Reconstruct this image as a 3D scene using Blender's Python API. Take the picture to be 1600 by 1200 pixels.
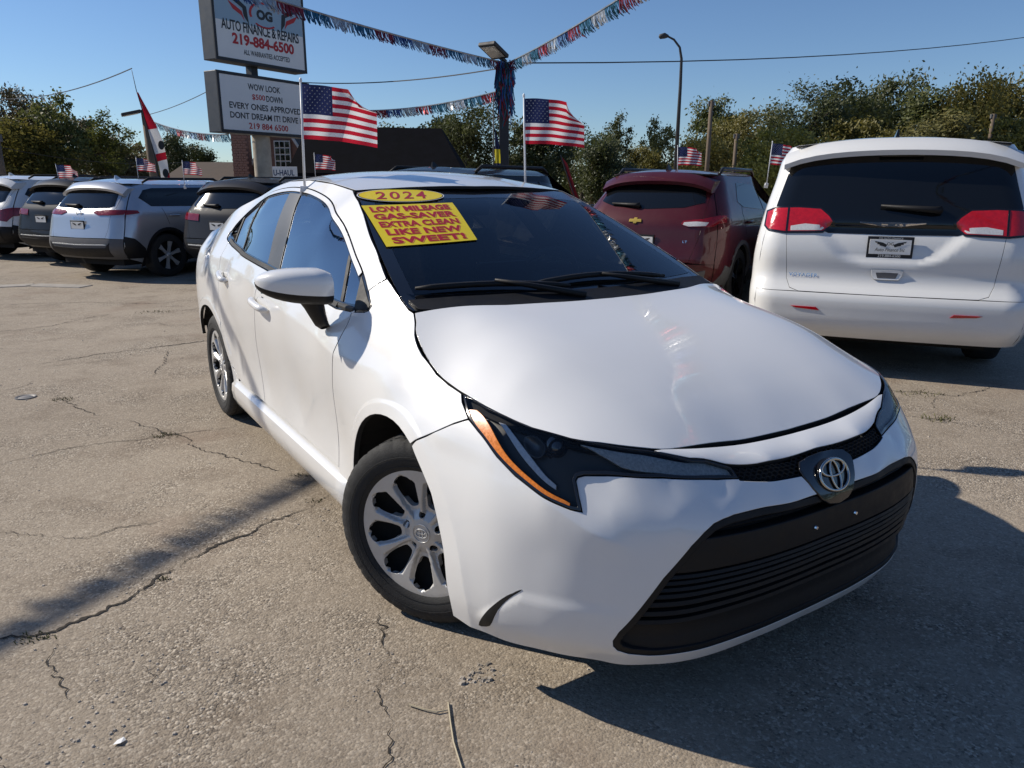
import bpy, bmesh, math, random
import numpy as np
from mathutils import Vector, Matrix
from mathutils.geometry import delaunay_2d_cdt
R = math.radians
random.seed(7); rng = np.random.default_rng(7)
for o in list(bpy.data.objects): bpy.data.objects.remove(o)
scn = bpy.context.scene; COL = scn.collection

# ------------------------------------------------------------------ camera, sky, sun, exposure
cam_d = bpy.data.cameras.new('camera'); cam = bpy.data.objects.new('camera', cam_d); COL.objects.link(cam)
CAMH = 1.396; PITCH = 14.922
cam.location = (0, 0, CAMH); cam.rotation_euler = (R(90 - PITCH), R(-0.22), 0)
cam_d.sensor_width = 36.0; cam_d.lens = 36.0 * 1163.92 / 1600; cam_d.clip_start = 0.05; cam_d.clip_end = 3000
scn.camera = cam
SUN_DIR = Vector((0.7665, -0.2490, -0.5920)).normalized()          # the way the light travels
sun_el = math.asin(-SUN_DIR.z); sun_az = math.atan2(-SUN_DIR.x, -SUN_DIR.y)   # clockwise from +Y
world = bpy.data.worlds.new('World'); scn.world = world; world.use_nodes = True
wn = world.node_tree.nodes; wl = world.node_tree.links
sky = wn.new('ShaderNodeTexSky'); sky.sky_type = 'NISHITA'; sky.sun_disc = False
sky.sun_elevation = sun_el; sky.sun_rotation = sun_az
sky.air_density = 1.0; sky.dust_density = 0.05; sky.ozone_density = 1.6; sky.altitude = 180
tint = wn.new('ShaderNodeMix'); tint.data_type = 'RGBA'; tint.blend_type = 'MULTIPLY'; tint.inputs[0].default_value = 1; tint.inputs[7].default_value = (.78, .95, 1.20, 1)
wl.new(sky.outputs[0], tint.inputs[6]); wl.new(tint.outputs[2], wn['Background'].inputs[0]); wn['Background'].inputs[1].default_value = 0.074
sun_d = bpy.data.lights.new('sun', 'SUN'); sun_d.energy = 4.4; sun_d.angle = R(0.53); sun_d.color = (1.0, 0.92, 0.80)
sun = bpy.data.objects.new('sun', sun_d); COL.objects.link(sun); sun.rotation_euler = SUN_DIR.to_track_quat('-Z', 'Y').to_euler()
sun.location = (-20, 5, 20)
vs = scn.view_settings; vs.view_transform = 'Standard'; vs.look = 'None'; vs.exposure = 0.2; vs.gamma = 1.0; vs.use_curve_mapping = False

# ------------------------------------------------------------------ materials
MATS = {}
def new_mat(name):
    m = bpy.data.materials.new(name); m.use_nodes = True; MATS[name] = m
    return m, m.node_tree.nodes, m.node_tree.links, m.node_tree.nodes['Principled BSDF']
def mat(name, col, rough=0.5, metal=0.0, coat=0.0, coat_r=0.03, var=0.0, vscale=8.0, bump=0.0, bscale=60.0, spec=0.5, emit=None, trans=0.0):
    m, n, l, b = new_mat(name)
    b.inputs['Base Color'].default_value = (*col, 1); b.inputs['Roughness'].default_value = rough
    b.inputs['Metallic'].default_value = metal; b.inputs['Coat Weight'].default_value = coat
    b.inputs['Coat Roughness'].default_value = coat_r; b.inputs['Specular IOR Level'].default_value = spec
    b.inputs['Transmission Weight'].default_value = trans
    tc = n.new('ShaderNodeTexCoord')
    if var > 0:
        nz = n.new('ShaderNodeTexNoise'); nz.inputs['Scale'].default_value = vscale; nz.inputs['Detail'].default_value = 6; nz.inputs['Roughness'].default_value = .65
        l.new(tc.outputs['Object'], nz.inputs['Vector'])
        mr = n.new('ShaderNodeMapRange'); mr.inputs[1].default_value = .3; mr.inputs[2].default_value = .7
        mr.inputs[3].default_value = 1 - var; mr.inputs[4].default_value = 1 + var
        l.new(nz.outputs[0], mr.inputs[0])
        mx = n.new('ShaderNodeMix'); mx.data_type = 'RGBA'; mx.blend_type = 'MULTIPLY'; mx.inputs[0].default_value = 1
        mx.inputs[6].default_value = (*col, 1); l.new(mr.outputs[0], mx.inputs[7]); l.new(mx.outputs[2], b.inputs['Base Color'])
        m2 = n.new('ShaderNodeMapRange'); m2.inputs[1].default_value = .3; m2.inputs[2].default_value = .7
        m2.inputs[3].default_value = max(0, rough - .06); m2.inputs[4].default_value = min(1, rough + .1)
        l.new(nz.outputs[0], m2.inputs[0]); l.new(m2.outputs[0], b.inputs['Roughness'])
    if bump > 0:
        n2 = n.new('ShaderNodeTexNoise'); n2.inputs['Scale'].default_value = bscale; n2.inputs['Detail'].default_value = 4
        l.new(tc.outputs['Object'], n2.inputs['Vector'])
        bp = n.new('ShaderNodeBump'); bp.inputs['Strength'].default_value = bump; bp.inputs['Distance'].default_value = .01
        l.new(n2.outputs[0], bp.inputs['Height']); l.new(bp.outputs[0], b.inputs['Normal'])
    if emit: b.inputs['Emission Color'].default_value = (*emit[0], 1); b.inputs['Emission Strength'].default_value = emit[1]
    return m
def glass(name, tint, ior=1.5, rough=0.0, extra=0.0):
    m, n, l, b = new_mat(name); n.remove(b)
    out = n['Material Output']; fr = n.new('ShaderNodeFresnel'); fr.inputs[0].default_value = ior
    tr = n.new('ShaderNodeBsdfTransparent'); tr.inputs[0].default_value = (*tint, 1)
    gl = n.new('ShaderNodeBsdfGlossy'); gl.inputs['Roughness'].default_value = rough; gl.inputs[0].default_value = (.95, .97, 1, 1)
    ad = n.new('ShaderNodeMath'); ad.operation = 'ADD'; ad.inputs[1].default_value = extra; ad.use_clamp = True
    mx = n.new('ShaderNodeMixShader'); l.new(fr.outputs[0], ad.inputs[0]); l.new(ad.outputs[0], mx.inputs[0]); l.new(tr.outputs[0], mx.inputs[1]); l.new(gl.outputs[0], mx.inputs[2])
    l.new(mx.outputs[0], out.inputs[0]); return m
def paint(name, col, rough=.35, metal=0.0, dirt=.05, spec=.3, coat=1.0):
    m, n, l, b = new_mat(name)
    b.inputs['Roughness'].default_value = rough; b.inputs['Metallic'].default_value = metal; b.inputs['Specular IOR Level'].default_value = spec
    b.inputs['Coat Weight'].default_value = coat; b.inputs['Coat Roughness'].default_value = .035; b.inputs['Coat IOR'].default_value = 1.5
    tc = n.new('ShaderNodeTexCoord'); nz = n.new('ShaderNodeTexNoise'); nz.inputs['Scale'].default_value = 2.3; nz.inputs['Detail'].default_value = 8; nz.inputs['Roughness'].default_value = .7
    l.new(tc.outputs['Object'], nz.inputs['Vector'])
    sx = n.new('ShaderNodeSeparateXYZ'); l.new(tc.outputs['Object'], sx.inputs[0])
    lo = n.new('ShaderNodeMapRange'); lo.inputs[1].default_value = .15; lo.inputs[2].default_value = .6; lo.inputs[3].default_value = 1; lo.inputs[4].default_value = .25
    l.new(sx.outputs[2], lo.inputs[0])
    mr = n.new('ShaderNodeMapRange'); mr.inputs[1].default_value = .35; mr.inputs[2].default_value = .75; mr.inputs[3].default_value = 0; mr.inputs[4].default_value = dirt * 4
    l.new(nz.outputs[0], mr.inputs[0])
    mu = n.new('ShaderNodeMath'); mu.operation = 'MULTIPLY'; l.new(mr.outputs[0], mu.inputs[0]); l.new(lo.outputs[0], mu.inputs[1])
    mx = n.new('ShaderNodeMix'); mx.data_type = 'RGBA'; mx.inputs[6].default_value = (*col, 1); mx.inputs[7].default_value = (.34, .30, .25, 1)
    l.new(mu.outputs[0], mx.inputs[0]); l.new(mx.outputs[2], b.inputs['Base Color'])
    n2 = n.new('ShaderNodeTexNoise'); n2.inputs['Scale'].default_value = 14; n2.inputs['Detail'].default_value = 5; l.new(tc.outputs['Object'], n2.inputs['Vector'])
    m3 = n.new('ShaderNodeMapRange'); m3.inputs[1].default_value = .4; m3.inputs[2].default_value = .8; m3.inputs[3].default_value = .03; m3.inputs[4].default_value = .14
    l.new(n2.outputs[0], m3.inputs[0]); l.new(m3.outputs[0], b.inputs['Coat Roughness'])
    return m
M_white = paint('white_paint', (.80, .80, .79), dirt=.03); M_vanwhite = paint('van_white_paint', (.76, .76, .74), dirt=.05)
M_red = paint('dark_red_metallic_paint', (.066, .004, .009), .4, .1, spec=.15, coat=.7); M_silver = paint('silver_metallic_paint', (.52, .54, .57), .32, .6)
M_char = paint('charcoal_metallic_paint', (.024, .024, .026), .5, 0, dirt=.01, spec=.05, coat=.45); M_black = paint('black_paint', (.008, .009, .011), .5, 0, dirt=.01, spec=.05, coat=.45)
M_plas = mat('black_textured_plastic', (.010, .010, .011), .55, var=.15, vscale=30, bump=.12, bscale=400, spec=.3)
M_gloss = mat('gloss_black_plastic', (.008, .008, .009), .12, coat=.6)
M_grey = mat('grey_unpainted_plastic', (.10, .10, .105), .6, var=.12, vscale=20)
M_rub = mat('tyre_rubber', (.022, .022, .022), .78, var=.35, vscale=25, bump=.15, bscale=180)
M_alu = mat('silver_painted_plastic', (.58, .575, .56), .40, .35, coat=.3, var=.06, vscale=30)
M_gapshade = mat('panel_gap_shade', (.02, .02, .021), .9)  # near-black that stands in for shade between the panels
M_dark = mat('dark_cavity', (.006, .006, .006), .9)
M_chr = mat('chrome', (.78, .78, .79), .08, 1.0)
M_glass = glass('windshield_glass', (.62, .67, .66), 1.5)
M_sglass = glass('side_window_glass', (.26, .31, .31), 1.52, 0, .26)
M_tint = glass('privacy_glass', (.025, .028, .03), 1.52, 0, .02)
M_lens = glass('clear_lens', (.95, .95, .95), 1.25, 0, 0)
M_amber = mat('amber_reflector', (.72, .20, .008), .25, coat=.5, var=.25, vscale=120)
M_redl = mat('red_lamp_lens', (.50, .006, .012), .10, coat=1.0, var=.2, vscale=40)
M_redd = mat('dim_red_lamp_lens', (.22, .006, .012), .15, coat=.6, var=.3, vscale=30)
M_wlens = mat('white_lamp_lens', (.62, .62, .62), .15, coat=1.0, var=.15, vscale=90)
M_cloth = mat('grey_seat_cloth', (.17, .175, .18), .9, var=.2, vscale=40)
M_dash = mat('black_dashboard', (.022, .023, .025), .55, var=.1)
M_liner = mat('pale_headliner', (.36, .37, .35), .9)
M_yel = mat('yellow_vinyl', (.80, .62, .005), .4, coat=.3, var=.04, vscale=6)
M_redv = mat('red_vinyl', (.42, .008, .015), .4, coat=.3)
M_orng = mat('orange_vinyl', (.75, .25, .04), .4, coat=.3)
M_whv = mat('white_vinyl', (.78, .78, .76), .4)
M_win = mat('dark_window_glass', (.006, .007, .008), .03, coat=.0, spec=.6)
M_ink = mat('black_vinyl', (.012, .012, .015), .45)

# ------------------------------------------------------------------ scene helpers
def tag(o, label, cat, group=None):
    o['label'] = label; o['category'] = cat
    if group: o['group'] = group
    return o
def struct(o): o['kind'] = 'structure'; return o
def empty(name, loc=(0, 0, 0), rz=0.0):
    o = bpy.data.objects.new(name, None); COL.objects.link(o); o.location = loc; o.rotation_euler = (0, 0, rz); o.empty_display_size = .2; return o
def link(name, me, m, parent=None, smooth=True):
    if m is not None and not len(me.materials):
        for q in (m if isinstance(m, (list, tuple)) else [m]): me.materials.append(q)
    o = bpy.data.objects.new(name, me); COL.objects.link(o)
    if parent is not None: o.parent = parent
    return o
def mesh(name, v, f, m, parent=None, smooth=False, mi=None, auto=None):
    me = bpy.data.meshes.new(name); me.from_pydata([tuple(map(float, p)) for p in v], [], [tuple(int(i) for i in q) for q in f]); me.update()
    if smooth or auto is not None: me.shade_smooth()
    if auto is not None: me.set_sharp_from_angle(angle=R(auto))
    o = link(name, me, m, parent)
    if mi is not None: me.polygons.foreach_set('material_index', np.array(mi, dtype=np.int32))
    return o
def from_bm(name, bm, m, parent=None, smooth=False, auto=None):
    me = bpy.data.meshes.new(name); bmesh.ops.recalc_face_normals(bm, faces=bm.faces[:]); bm.to_mesh(me); bm.free()
    if smooth or auto is not None: me.shade_smooth()
    if auto is not None: me.set_sharp_from_angle(angle=R(auto))
    return link(name, me, m, parent)
def copy_part(o, parent, loc=None, rz=None):
    c = o.copy(); COL.objects.link(c); c.parent = parent
    if loc is not None: c.location = loc
    if rz is not None: c.rotation_euler = (0, 0, rz)
    for ch in o.children: copy_part(ch, c)
    return c
class MB:
    """collects shapes of one part into one mesh"""
    def __init__(s): s.v = []; s.f = []
    def add(s, v, f):
        k = len(s.v); s.v += [tuple(p) for p in v]; s.f += [tuple(i + k for i in q) for q in f]; return s
    def box(s, c, d, rot=None):
        P = [Vector((sx * d[0] / 2, sy * d[1] / 2, sz * d[2] / 2)) for sx in (-1, 1) for sy in (-1, 1) for sz in (-1, 1)]
        if rot is not None: P = [rot @ p for p in P]
        return s.add([p + Vector(c) for p in P], [(0, 1, 3, 2), (4, 6, 7, 5), (0, 4, 5, 1), (2, 3, 7, 6), (0, 2, 6, 4), (1, 5, 7, 3)])
    def tube(s, pts, rad, n=8, cap=True):
        pts = [Vector(p) for p in pts]; rings = []
        rads = rad if isinstance(rad, (list, tuple)) else [rad] * len(pts)
        prev = None
        for i, p in enumerate(pts):
            t = (pts[min(i + 1, len(pts) - 1)] - pts[max(i - 1, 0)]).normalized()
            if prev is None: a = t.orthogonal().normalized()
            else:
                a = (prev - t * prev.dot(t));  a = a.normalized() if a.length > 1e-6 else t.orthogonal().normalized()
            b = t.cross(a); prev = a
            rings.append([p + rads[i] * (math.cos(2 * math.pi * k / n) * a + math.sin(2 * math.pi * k / n) * b) for k in range(n)])
        v = [q for r in rings for q in r]; f = []
        for i in range(len(pts) - 1):
            for k in range(n): f.append((i * n + k, i * n + (k + 1) % n, (i + 1) * n + (k + 1) % n, (i + 1) * n + k))
        if cap: f.append(tuple(range(n))[::-1]); f.append(tuple((len(pts) - 1) * n + k for k in range(n)))
        return s.add(v, f)
    def lathe(s, prof, n=32, axis='y', c=(0, 0, 0), closed=False):
        v = []; f = []; m = len(prof)
        for k in range(n):
            a = 2 * math.pi * k / n
            for r, h in prof:
                p = (r * math.cos(a), h, r * math.sin(a)) if axis == 'y' else (r * math.cos(a), r * math.sin(a), h) if axis == 'z' else (h, r * math.cos(a), r * math.sin(a))
                v.append((p[0] + c[0], p[1] + c[1], p[2] + c[2]))
        for k in range(n):
            k2 = (k + 1) % n
            for i in range(m - (0 if closed else 1)):
                j = (i + 1) % m; f.append((k * m + i, k * m + j, k2 * m + j, k2 * m + i))
        return s.add(v, f)
    def build(s, name, m, parent=None, smooth=False, auto=None, bevel=0):
        bm = bmesh.new(); vs_ = [bm.verts.new(p) for p in s.v]
        for q in s.f:
            try: bm.faces.new([vs_[i] for i in q])
            except ValueError: pass
        if bevel:
            bmesh.ops.recalc_face_normals(bm, faces=bm.faces[:])
            bmesh.ops.bevel(bm, geom=[e for e in bm.edges if len(e.link_faces) == 2 and e.calc_face_angle(0) > .6], offset=bevel, segments=2, profile=.5, affect='EDGES')
        return from_bm(name, bm, m, parent, smooth, auto)

# ------------------------------------------------------------------ surface patches cut by outlines
def densify(poly, step):
    out = []
    for a, b in zip(poly, poly[1:] + poly[:1]):
        n = max(1, int(math.ceil(math.hypot(b[0] - a[0], b[1] - a[1]) / step)))
        out += [(a[0] + (b[0] - a[0]) * k / n, a[1] + (b[1] - a[1]) * k / n) for k in range(n)]
    return out
def area(p): return .5 * sum(a[0] * b[1] - b[0] * a[1] for a, b in zip(p, p[1:] + p[:1]))
def offset(poly, d):
    """moves a closed outline inwards by d"""
    s = 1 if area(poly) > 0 else -1; P = np.array(poly); e = np.roll(P, -1, 0) - P; L = np.hypot(*e.T) + 1e-12
    nrm = s * np.stack([-e[:, 1], e[:, 0]], -1) / L[:, None]; b = nrm + np.roll(nrm, 1, 0); bl = np.hypot(*b.T) + 1e-9; b /= bl[:, None]
    k = 1 / np.clip((b * nrm).sum(-1), .5, 1); return [tuple(p) for p in P + b * (d * k)[:, None]]
def smooth_line(p, n=6, closed=False):
    """Catmull-Rom through the points"""
    P = [np.array(q, float) for q in p]; out = []; m = len(P)
    for i in range(m if closed else m - 1):
        a = P[(i - 1) % m] if closed or i > 0 else 2 * P[0] - P[1]; b = P[i]; c = P[(i + 1) % m]
        d = P[(i + 2) % m] if closed or i + 2 < m else 2 * P[-1] - P[-2]
        for k in range(n):
            t = k / n; out.append(tuple(.5 * ((2 * b) + (c - a) * t + (2 * a - 5 * b + 4 * c - d) * t * t + (3 * b - a - 3 * c + d) * t ** 3)))
    if not closed: out.append(tuple(P[-1]))
    return out
def inside(poly, q):
    P = np.array(poly); x, y = q[:, 0], q[:, 1]; r = np.zeros(len(q), bool)
    for (x1, y1), (x2, y2) in zip(P, np.roll(P, -1, 0)):
        c = ((y1 > y) != (y2 > y)) & (x < (x2 - x1) * (y - y1) / (y2 - y1 + 1e-15) + x1); r ^= c
    return r
def cdt(outline, holes, step, edge=None, lines=()):
    edge = edge or step * .8; loops = [densify(list(l), edge) for l in [outline] + list(holes)]
    pts = []; edges = []
    for l in loops:
        k = len(pts); pts += l; edges += [(k + i, k + (i + 1) % len(l)) for i in range(len(l))]
    for ln in lines:
        d = []
        for a, b in zip(ln[:-1], ln[1:]):
            n = max(1, int(math.ceil(math.hypot(b[0] - a[0], b[1] - a[1]) / edge))); d += [(a[0] + (b[0] - a[0]) * k / n, a[1] + (b[1] - a[1]) * k / n) for k in range(n)]
        d = np.array(d + [ln[-1]]); ok = inside(loops[0], d)
        for l in loops[1:]: ok &= ~inside(l, d)
        B0 = np.array(pts); ok &= (((d[:, None] - B0[None]) ** 2).sum(-1)).min(1) > (edge * .3) ** 2
        k = len(pts); ids = [-1] * len(d); m = 0
        for i in range(len(d)):
            if ok[i]: ids[i] = k + m; m += 1; pts.append(tuple(d[i]))
        edges += [(ids[i], ids[i + 1]) for i in range(len(d) - 1) if ids[i] >= 0 and ids[i + 1] >= 0]
    A = np.array(outline); lo, hi = A.min(0), A.max(0)
    gx, gy = np.meshgrid(np.arange(lo[0] + step * .5, hi[0], step), np.arange(lo[1] + step * .5, hi[1], step)); gx[1::2] += step * .5
    g = np.stack([gx.ravel(), gy.ravel()], -1); ok = inside(loops[0], g)
    for l in loops[1:]: ok &= ~inside(l, g)
    g = g[ok]; B = np.array(pts)
    if len(g):
        keep = np.ones(len(g), bool)
        for i in range(0, len(g), 500): keep[i:i + 500] = (((g[i:i + 500, None] - B[None]) ** 2).sum(-1)).min(1) > (step * .42) ** 2
        g = g[keep]
    V = [Vector((float(a), float(b))) for a, b in pts] + [Vector((float(a), float(b))) for a, b in g]
    r = delaunay_2d_cdt(V, edges, [], 0, 1e-7)
    v = np.array([(p.x, p.y) for p in r[0]]); f = np.array([t for t in r[2] if len(t) == 3]); c = v[f].mean(1)
    ok = inside(loops[0], c)
    for l in loops[1:]: ok &= ~inside(l, c)
    return v, f[ok]
def patch(name, outline, fmap, m, parent, step=.03, holes=(), gap=.0022, depth=.014, rnd=.0013, off=0.0, ref=None, edge=None, rim=True, lines=()):
    """A panel: the outline (and holes) cut out of the surface fmap(a,b)->xyz, with rounded edges turned inwards."""
    ol = offset(densify(list(outline), edge or step * .8), gap) if gap else list(outline)
    hl = [offset(densify(list(h), edge or step * .8), -gap) if gap else list(h) for h in holes]
    v2, f = cdt(ol, hl, step, edge, lines); e = 2e-4
    P = fmap(v2[:, 0], v2[:, 1]); da = (fmap(v2[:, 0] + e, v2[:, 1]) - fmap(v2[:, 0] - e, v2[:, 1])); db = (fmap(v2[:, 0], v2[:, 1] + e) - fmap(v2[:, 0], v2[:, 1] - e))
    N = np.cross(da, db); N /= np.linalg.norm(N, axis=1)[:, None] + 1e-15
    rf = (P - np.stack([np.clip(P[:, 0], -2.9, .2), P[:, 1] * 0, P[:, 2] * 0 + .45], -1)) if ref is None else np.broadcast_to(np.array(ref, float), P.shape)
    if (N * rf).sum() < 0: N = -N
    P = P + N * off
    t = np.cross(P[f[:, 1]] - P[f[:, 0]], P[f[:, 2]] - P[f[:, 0]]); fl = (t * N[f[:, 0]]).sum(1) < 0; f[fl] = f[fl][:, ::-1]
    V = [P]; NN = [N]; F = [tuple(q) for q in f]; n0 = len(P); wallf = []
    if rim:
        ed = {}
        for a, b, c in f:
            for x, y in ((a, b), (b, c), (c, a)):
                if (y, x) in ed: del ed[(y, x)]
                else: ed[(x, y)] = 1
        out = {}; 
        for a, b in ed:
            d = P[b] - P[a]; o_ = np.cross(d, N[a]); L = np.linalg.norm(o_)
            if L > 1e-12: o_ /= L
            out[a] = out.get(a, 0) + o_; out[b] = out.get(b, 0) + o_
        idx = {k: i for i, k in enumerate(out)}; ks = list(out); O = np.array([out[k] for k in ks]); O /= np.linalg.norm(O, axis=1)[:, None] + 1e-12
        Pb = P[ks]; Nb = N[ks]; nb = len(ks)
        V += [Pb + O * rnd - Nb * rnd, Pb + O * rnd - Nb * depth]; NN += [O, O]
        for a, b in ed:
            i, j = idx[a], idx[b]
            F.append((b, a, n0 + i, n0 + j)); wallf.append(len(F)); F.append((n0 + j, n0 + i, n0 + nb + i, n0 + nb + j))
    V = np.concatenate(V); NN = np.concatenate(NN)
    me = bpy.data.meshes.new(name); me.from_pydata(V.tolist(), [], [tuple(map(int, q)) for q in F]); me.update(); me.shade_smooth()
    me.normals_split_custom_set_from_vertices(NN.tolist())
    if m.name.endswith('paint') and depth >= .012 and wallf:        # shade of the panel gaps, put into the turned-in flange's colour
        me.materials.append(m); me.materials.append(M_gapshade); mi = np.zeros(len(F), dtype=np.int32); mi[wallf] = 1; me.polygons.foreach_set('material_index', mi)
    return link(name, me, m, parent)
def text2d(s, size=1.0, bold=0.0, shear=0.0, spacing=1.0, width=None, height=None):
    """flat lettering as (verts, faces); centred on x, base line at 0; scaled to width x cap height when given"""
    cu = bpy.data.curves.new('lettering', 'FONT'); cu.body = s; cu.size = size; cu.align_x = 'CENTER'; cu.offset = bold; cu.shear = shear; cu.space_character = spacing; cu.resolution_u = 3
    o = bpy.data.objects.new('lettering', cu); COL.objects.link(o); bpy.context.view_layer.update()
    me = bpy.data.meshes.new_from_object(o.evaluated_get(bpy.context.evaluated_depsgraph_get()))
    v = np.array([p.co[:2] for p in me.vertices]); f = [tuple(p.vertices) for p in me.polygons]
    bpy.data.objects.remove(o); bpy.data.curves.remove(cu); bpy.data.meshes.remove(me)
    if not len(v): return v, f
    lo, hi = v.min(0), v.max(0)
    if width: v[:, 0] = (v[:, 0] - (lo[0] + hi[0]) / 2) * width / (hi[0] - lo[0])
    if height: v[:, 1] = (v[:, 1] - lo[1]) * height / (hi[1] - lo[1])
    return v, f
def decal(name, v2, f, fmap, m, parent, thick=.0006, off=.001, ref=None, divide=True):
    """flat print laid on a surface"""
    v2 = np.asarray(v2, float); P = fmap(v2[:, 0], v2[:, 1]); e = 2e-4
    N = np.cross(fmap(v2[:, 0] + e, v2[:, 1]) - P, fmap(v2[:, 0], v2[:, 1] + e) - P); N /= np.linalg.norm(N, axis=1)[:, None] + 1e-15
    rf = (P - np.stack([np.clip(P[:, 0], -2.9, .2), P[:, 1] * 0, P[:, 2] * 0 + .45], -1)) if ref is None else np.broadcast_to(np.array(ref, float), P.shape)
    if (N * rf).sum() < 0: N = -N
    P = P + N * off
    return mesh(name, P, f, m, parent)
class TPS:
    def __init__(s,P,v,lam=1e-6):
        P=np.array(P,float); v=np.array(v,float); n=len(P)
        s.P=P; K=s.k(P,P)+lam*np.eye(n); A=np.zeros((n+3,n+3)); A[:n,:n]=K; A[:n,n]=1; A[:n,n+1:]=P; A[n:,:n]=A[:n,n:].T
        b=np.zeros(n+3); b[:n]=v; s.w=np.linalg.solve(A,b)
    def k(s,A,B):
        d2=((A[:,None]-B[None])**2).sum(-1); return .5*d2*np.log(d2+1e-12)
    def __call__(s,a,b):
        a=np.asarray(a,float); sh=a.shape; q=np.stack([a.ravel(),np.asarray(b,float).ravel()],-1)
        K=s.k(q,s.P); n=len(s.P); r=K@s.w[:n]+s.w[n]+q@s.w[n+1:]; return r.reshape(sh)
HG=[(-.2,.72,.99),(-.16,.735,.962),(-.12,.755,.932),(-.03,.77,.88),(.07,.775,.838),(.145,.775,.821),(.22,.775,.817)]
# ---- hood z=g(x,y)
LEAD=[(.752,0,.716),(.749,.2,.721),(.74,.385,.735),(.731,.475,.746),(.693,.555,.755),(.651,.615,.764),(.609,.665,.771),(.535,.712,.778),(.43,.747,.79),(.33,.765,.80)]
HP=[(p[0],s*p[1],p[2]) for p in LEAD+HG for s in ((1,-1) if p[1]>0 else (1,))]
for p in [(-.16,.6,1.0),(-.09,.43,1.003),(-.055,.2,1.003),(-.045,0,1.003),(.2,0,.948),(.2,.35,.952),(.2,.6,.928),(.45,0,.872),(.45,.35,.878),(.45,.58,.858),(.62,0,.800),(.62,.35,.808),(.70,0,.753),(.70,.3,.762),(.0,.6,.972),(.18,.69,.895),(.35,.68,.866)]:
    for s in ((1,-1) if p[1]>0 else (1,)): HP.append((p[0],s*p[1],p[2]))
_h=TPS([(a,b) for a,b,c in HP],[c for a,b,c in HP],8e-3)
def hood(x,y): return _h(x,y)
HG=[(x,y,float(hood(np.array([x]),np.array([y]))[0])) for x,y,z in HG]
LEAD=[(x,y,float(hood(np.array([x]),np.array([y]))[0])) for x,y,z in LEAD]
# ---- side surface |y| = f(x,z)
SIDE=[]
def col(x,*zy):
    for z,y in zy: SIDE.append((x,z,y))
col(-.6,(.33,.872),(.42,.858),(.52,.864),(.66,.880),(.78,.886),(.84,.884),(.90,.853),(.955,.818))
col(-1.1,(.33,.870),(.42,.853),(.52,.858),(.66,.878),(.80,.887),(.865,.886),(.92,.86),(.985,.822))
col(-1.6,(.33,.870),(.42,.853),(.52,.860),(.66,.878),(.80,.887),(.90,.886),(.96,.857),(1.02,.818))
col(-2.15,(.33,.866),(.45,.856),(.6,.872),(.75,.886),(.88,.886),(.95,.872),(1.03,.812))
col(-2.7,(.70,.889),(.80,.888),(.90,.875),(1.0,.838),(1.08,.785))
col(-3.2,(.35,.835),(.5,.855),(.7,.862),(.85,.855),(.97,.825),(1.06,.76))
col(-3.05,(.2,.84)); col(-2.4,(.2,.85))
col(-3.5,(.35,.74),(.6,.76),(.85,.74),(1.0,.68))
# fender
col(-.36,(.30,.882),(.45,.884),(.62,.884),(.75,.876),(.85,.846),(.92,.805),(.97,.77))
col(-.1,(.66,.889),(.72,.884),(.80,.858),(.88,.815))
col(.1,(.66,.889),(.71,.880),(.76,.845),(.80,.808))
col(.3,(.5,.890),(.60,.884),(.68,.866),(.74,.835),(.79,.792))
col(.35,(.2,.876),(.35,.889))
for x,y,z in HG: SIDE.append((x,z,y+.002))
# windshield edge
WE=[(-.22,.725,.985),(-.295,.722,1.012),(-.392,.71,1.057),(-.617,.67,1.162),(-.877,.61,1.281),(-1.0,.58,1.332),(-1.122,.55,1.374)]
for x,y,z in WE: SIDE.append((x,z,y))
# greenhouse
col(-.42,(.985,.795),(1.02,.762))
col(-.7,(1.05,.765),(1.15,.70))
col(-1.1,(1.05,.785),(1.15,.737),(1.25,.680),(1.33,.605))
col(-1.6,(1.1,.775),(1.2,.726),(1.3,.667),(1.36,.62),(1.40,.57))
col(-2.2,(1.1,.77),(1.2,.72),(1.3,.655),(1.36,.60))
col(-2.7,(1.15,.735),(1.25,.67))
for x,y,z in ((-1.24,.557,1.389),(-1.35,.565,1.402),(-1.65,.575,1.418),(-1.95,.572,1.413),(-2.25,.575,1.378),(-2.55,.595,1.318)): SIDE.append((x,z,y))
col(-3.1,(1.12,.70))
def zc(x): return np.interp(x,[-2.7,-2.36,-1.2,-.71,-.55,-.2,.2],[1.0,.992,.88,.825,.806,.79,.78])
_s=TPS([(a,b) for a,b,c in SIDE],[c for a,b,c in SIDE],7e-3)
def side(x,z):
    d=z-zc(x); k=np.clip((.15-x)/.5,0,1)
    return _s(x,z)+k*.009*np.exp(-np.sqrt(d*d+.002**2)/.05)
# ---- windshield x=h(y,z)
_wz=np.array([p[2] for p in WE]); _wx=np.array([p[0] for p in WE]); _wy=np.array([p[1] for p in WE])
def spl(xs,ys):
    xs=np.array(xs,float); ys=np.array(ys,float); n=len(xs); h=np.diff(xs)
    A=np.eye(n); b=np.zeros(ys.shape)
    for i in range(1,n-1):
        A[i,i-1]=h[i-1]; A[i,i]=2*(h[i-1]+h[i]); A[i,i+1]=h[i]; b[i]=6*((ys[i+1]-ys[i])/h[i]-(ys[i]-ys[i-1])/h[i-1])
    M=np.linalg.solve(A,b)
    def f(q):
        q=np.asarray(q,float); i=np.clip(np.searchsorted(xs,q)-1,0,n-2); hh=h[i]; e=(...,)+(None,)*(ys.ndim-1)
        a=((xs[i+1]-q)/hh); c=1-a; a_=a[e];c_=c[e];h_=hh[e]
        lin=a_*ys[i]+c_*ys[i+1]
        cub=((a_**3-a_)*M[i]+(c_**3-c_)*M[i+1])*h_**2/6
        lo=(q<xs[0])|(q>xs[-1]); cub=np.where(lo[e],0,cub)
        return lin+cub
    return f
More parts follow.
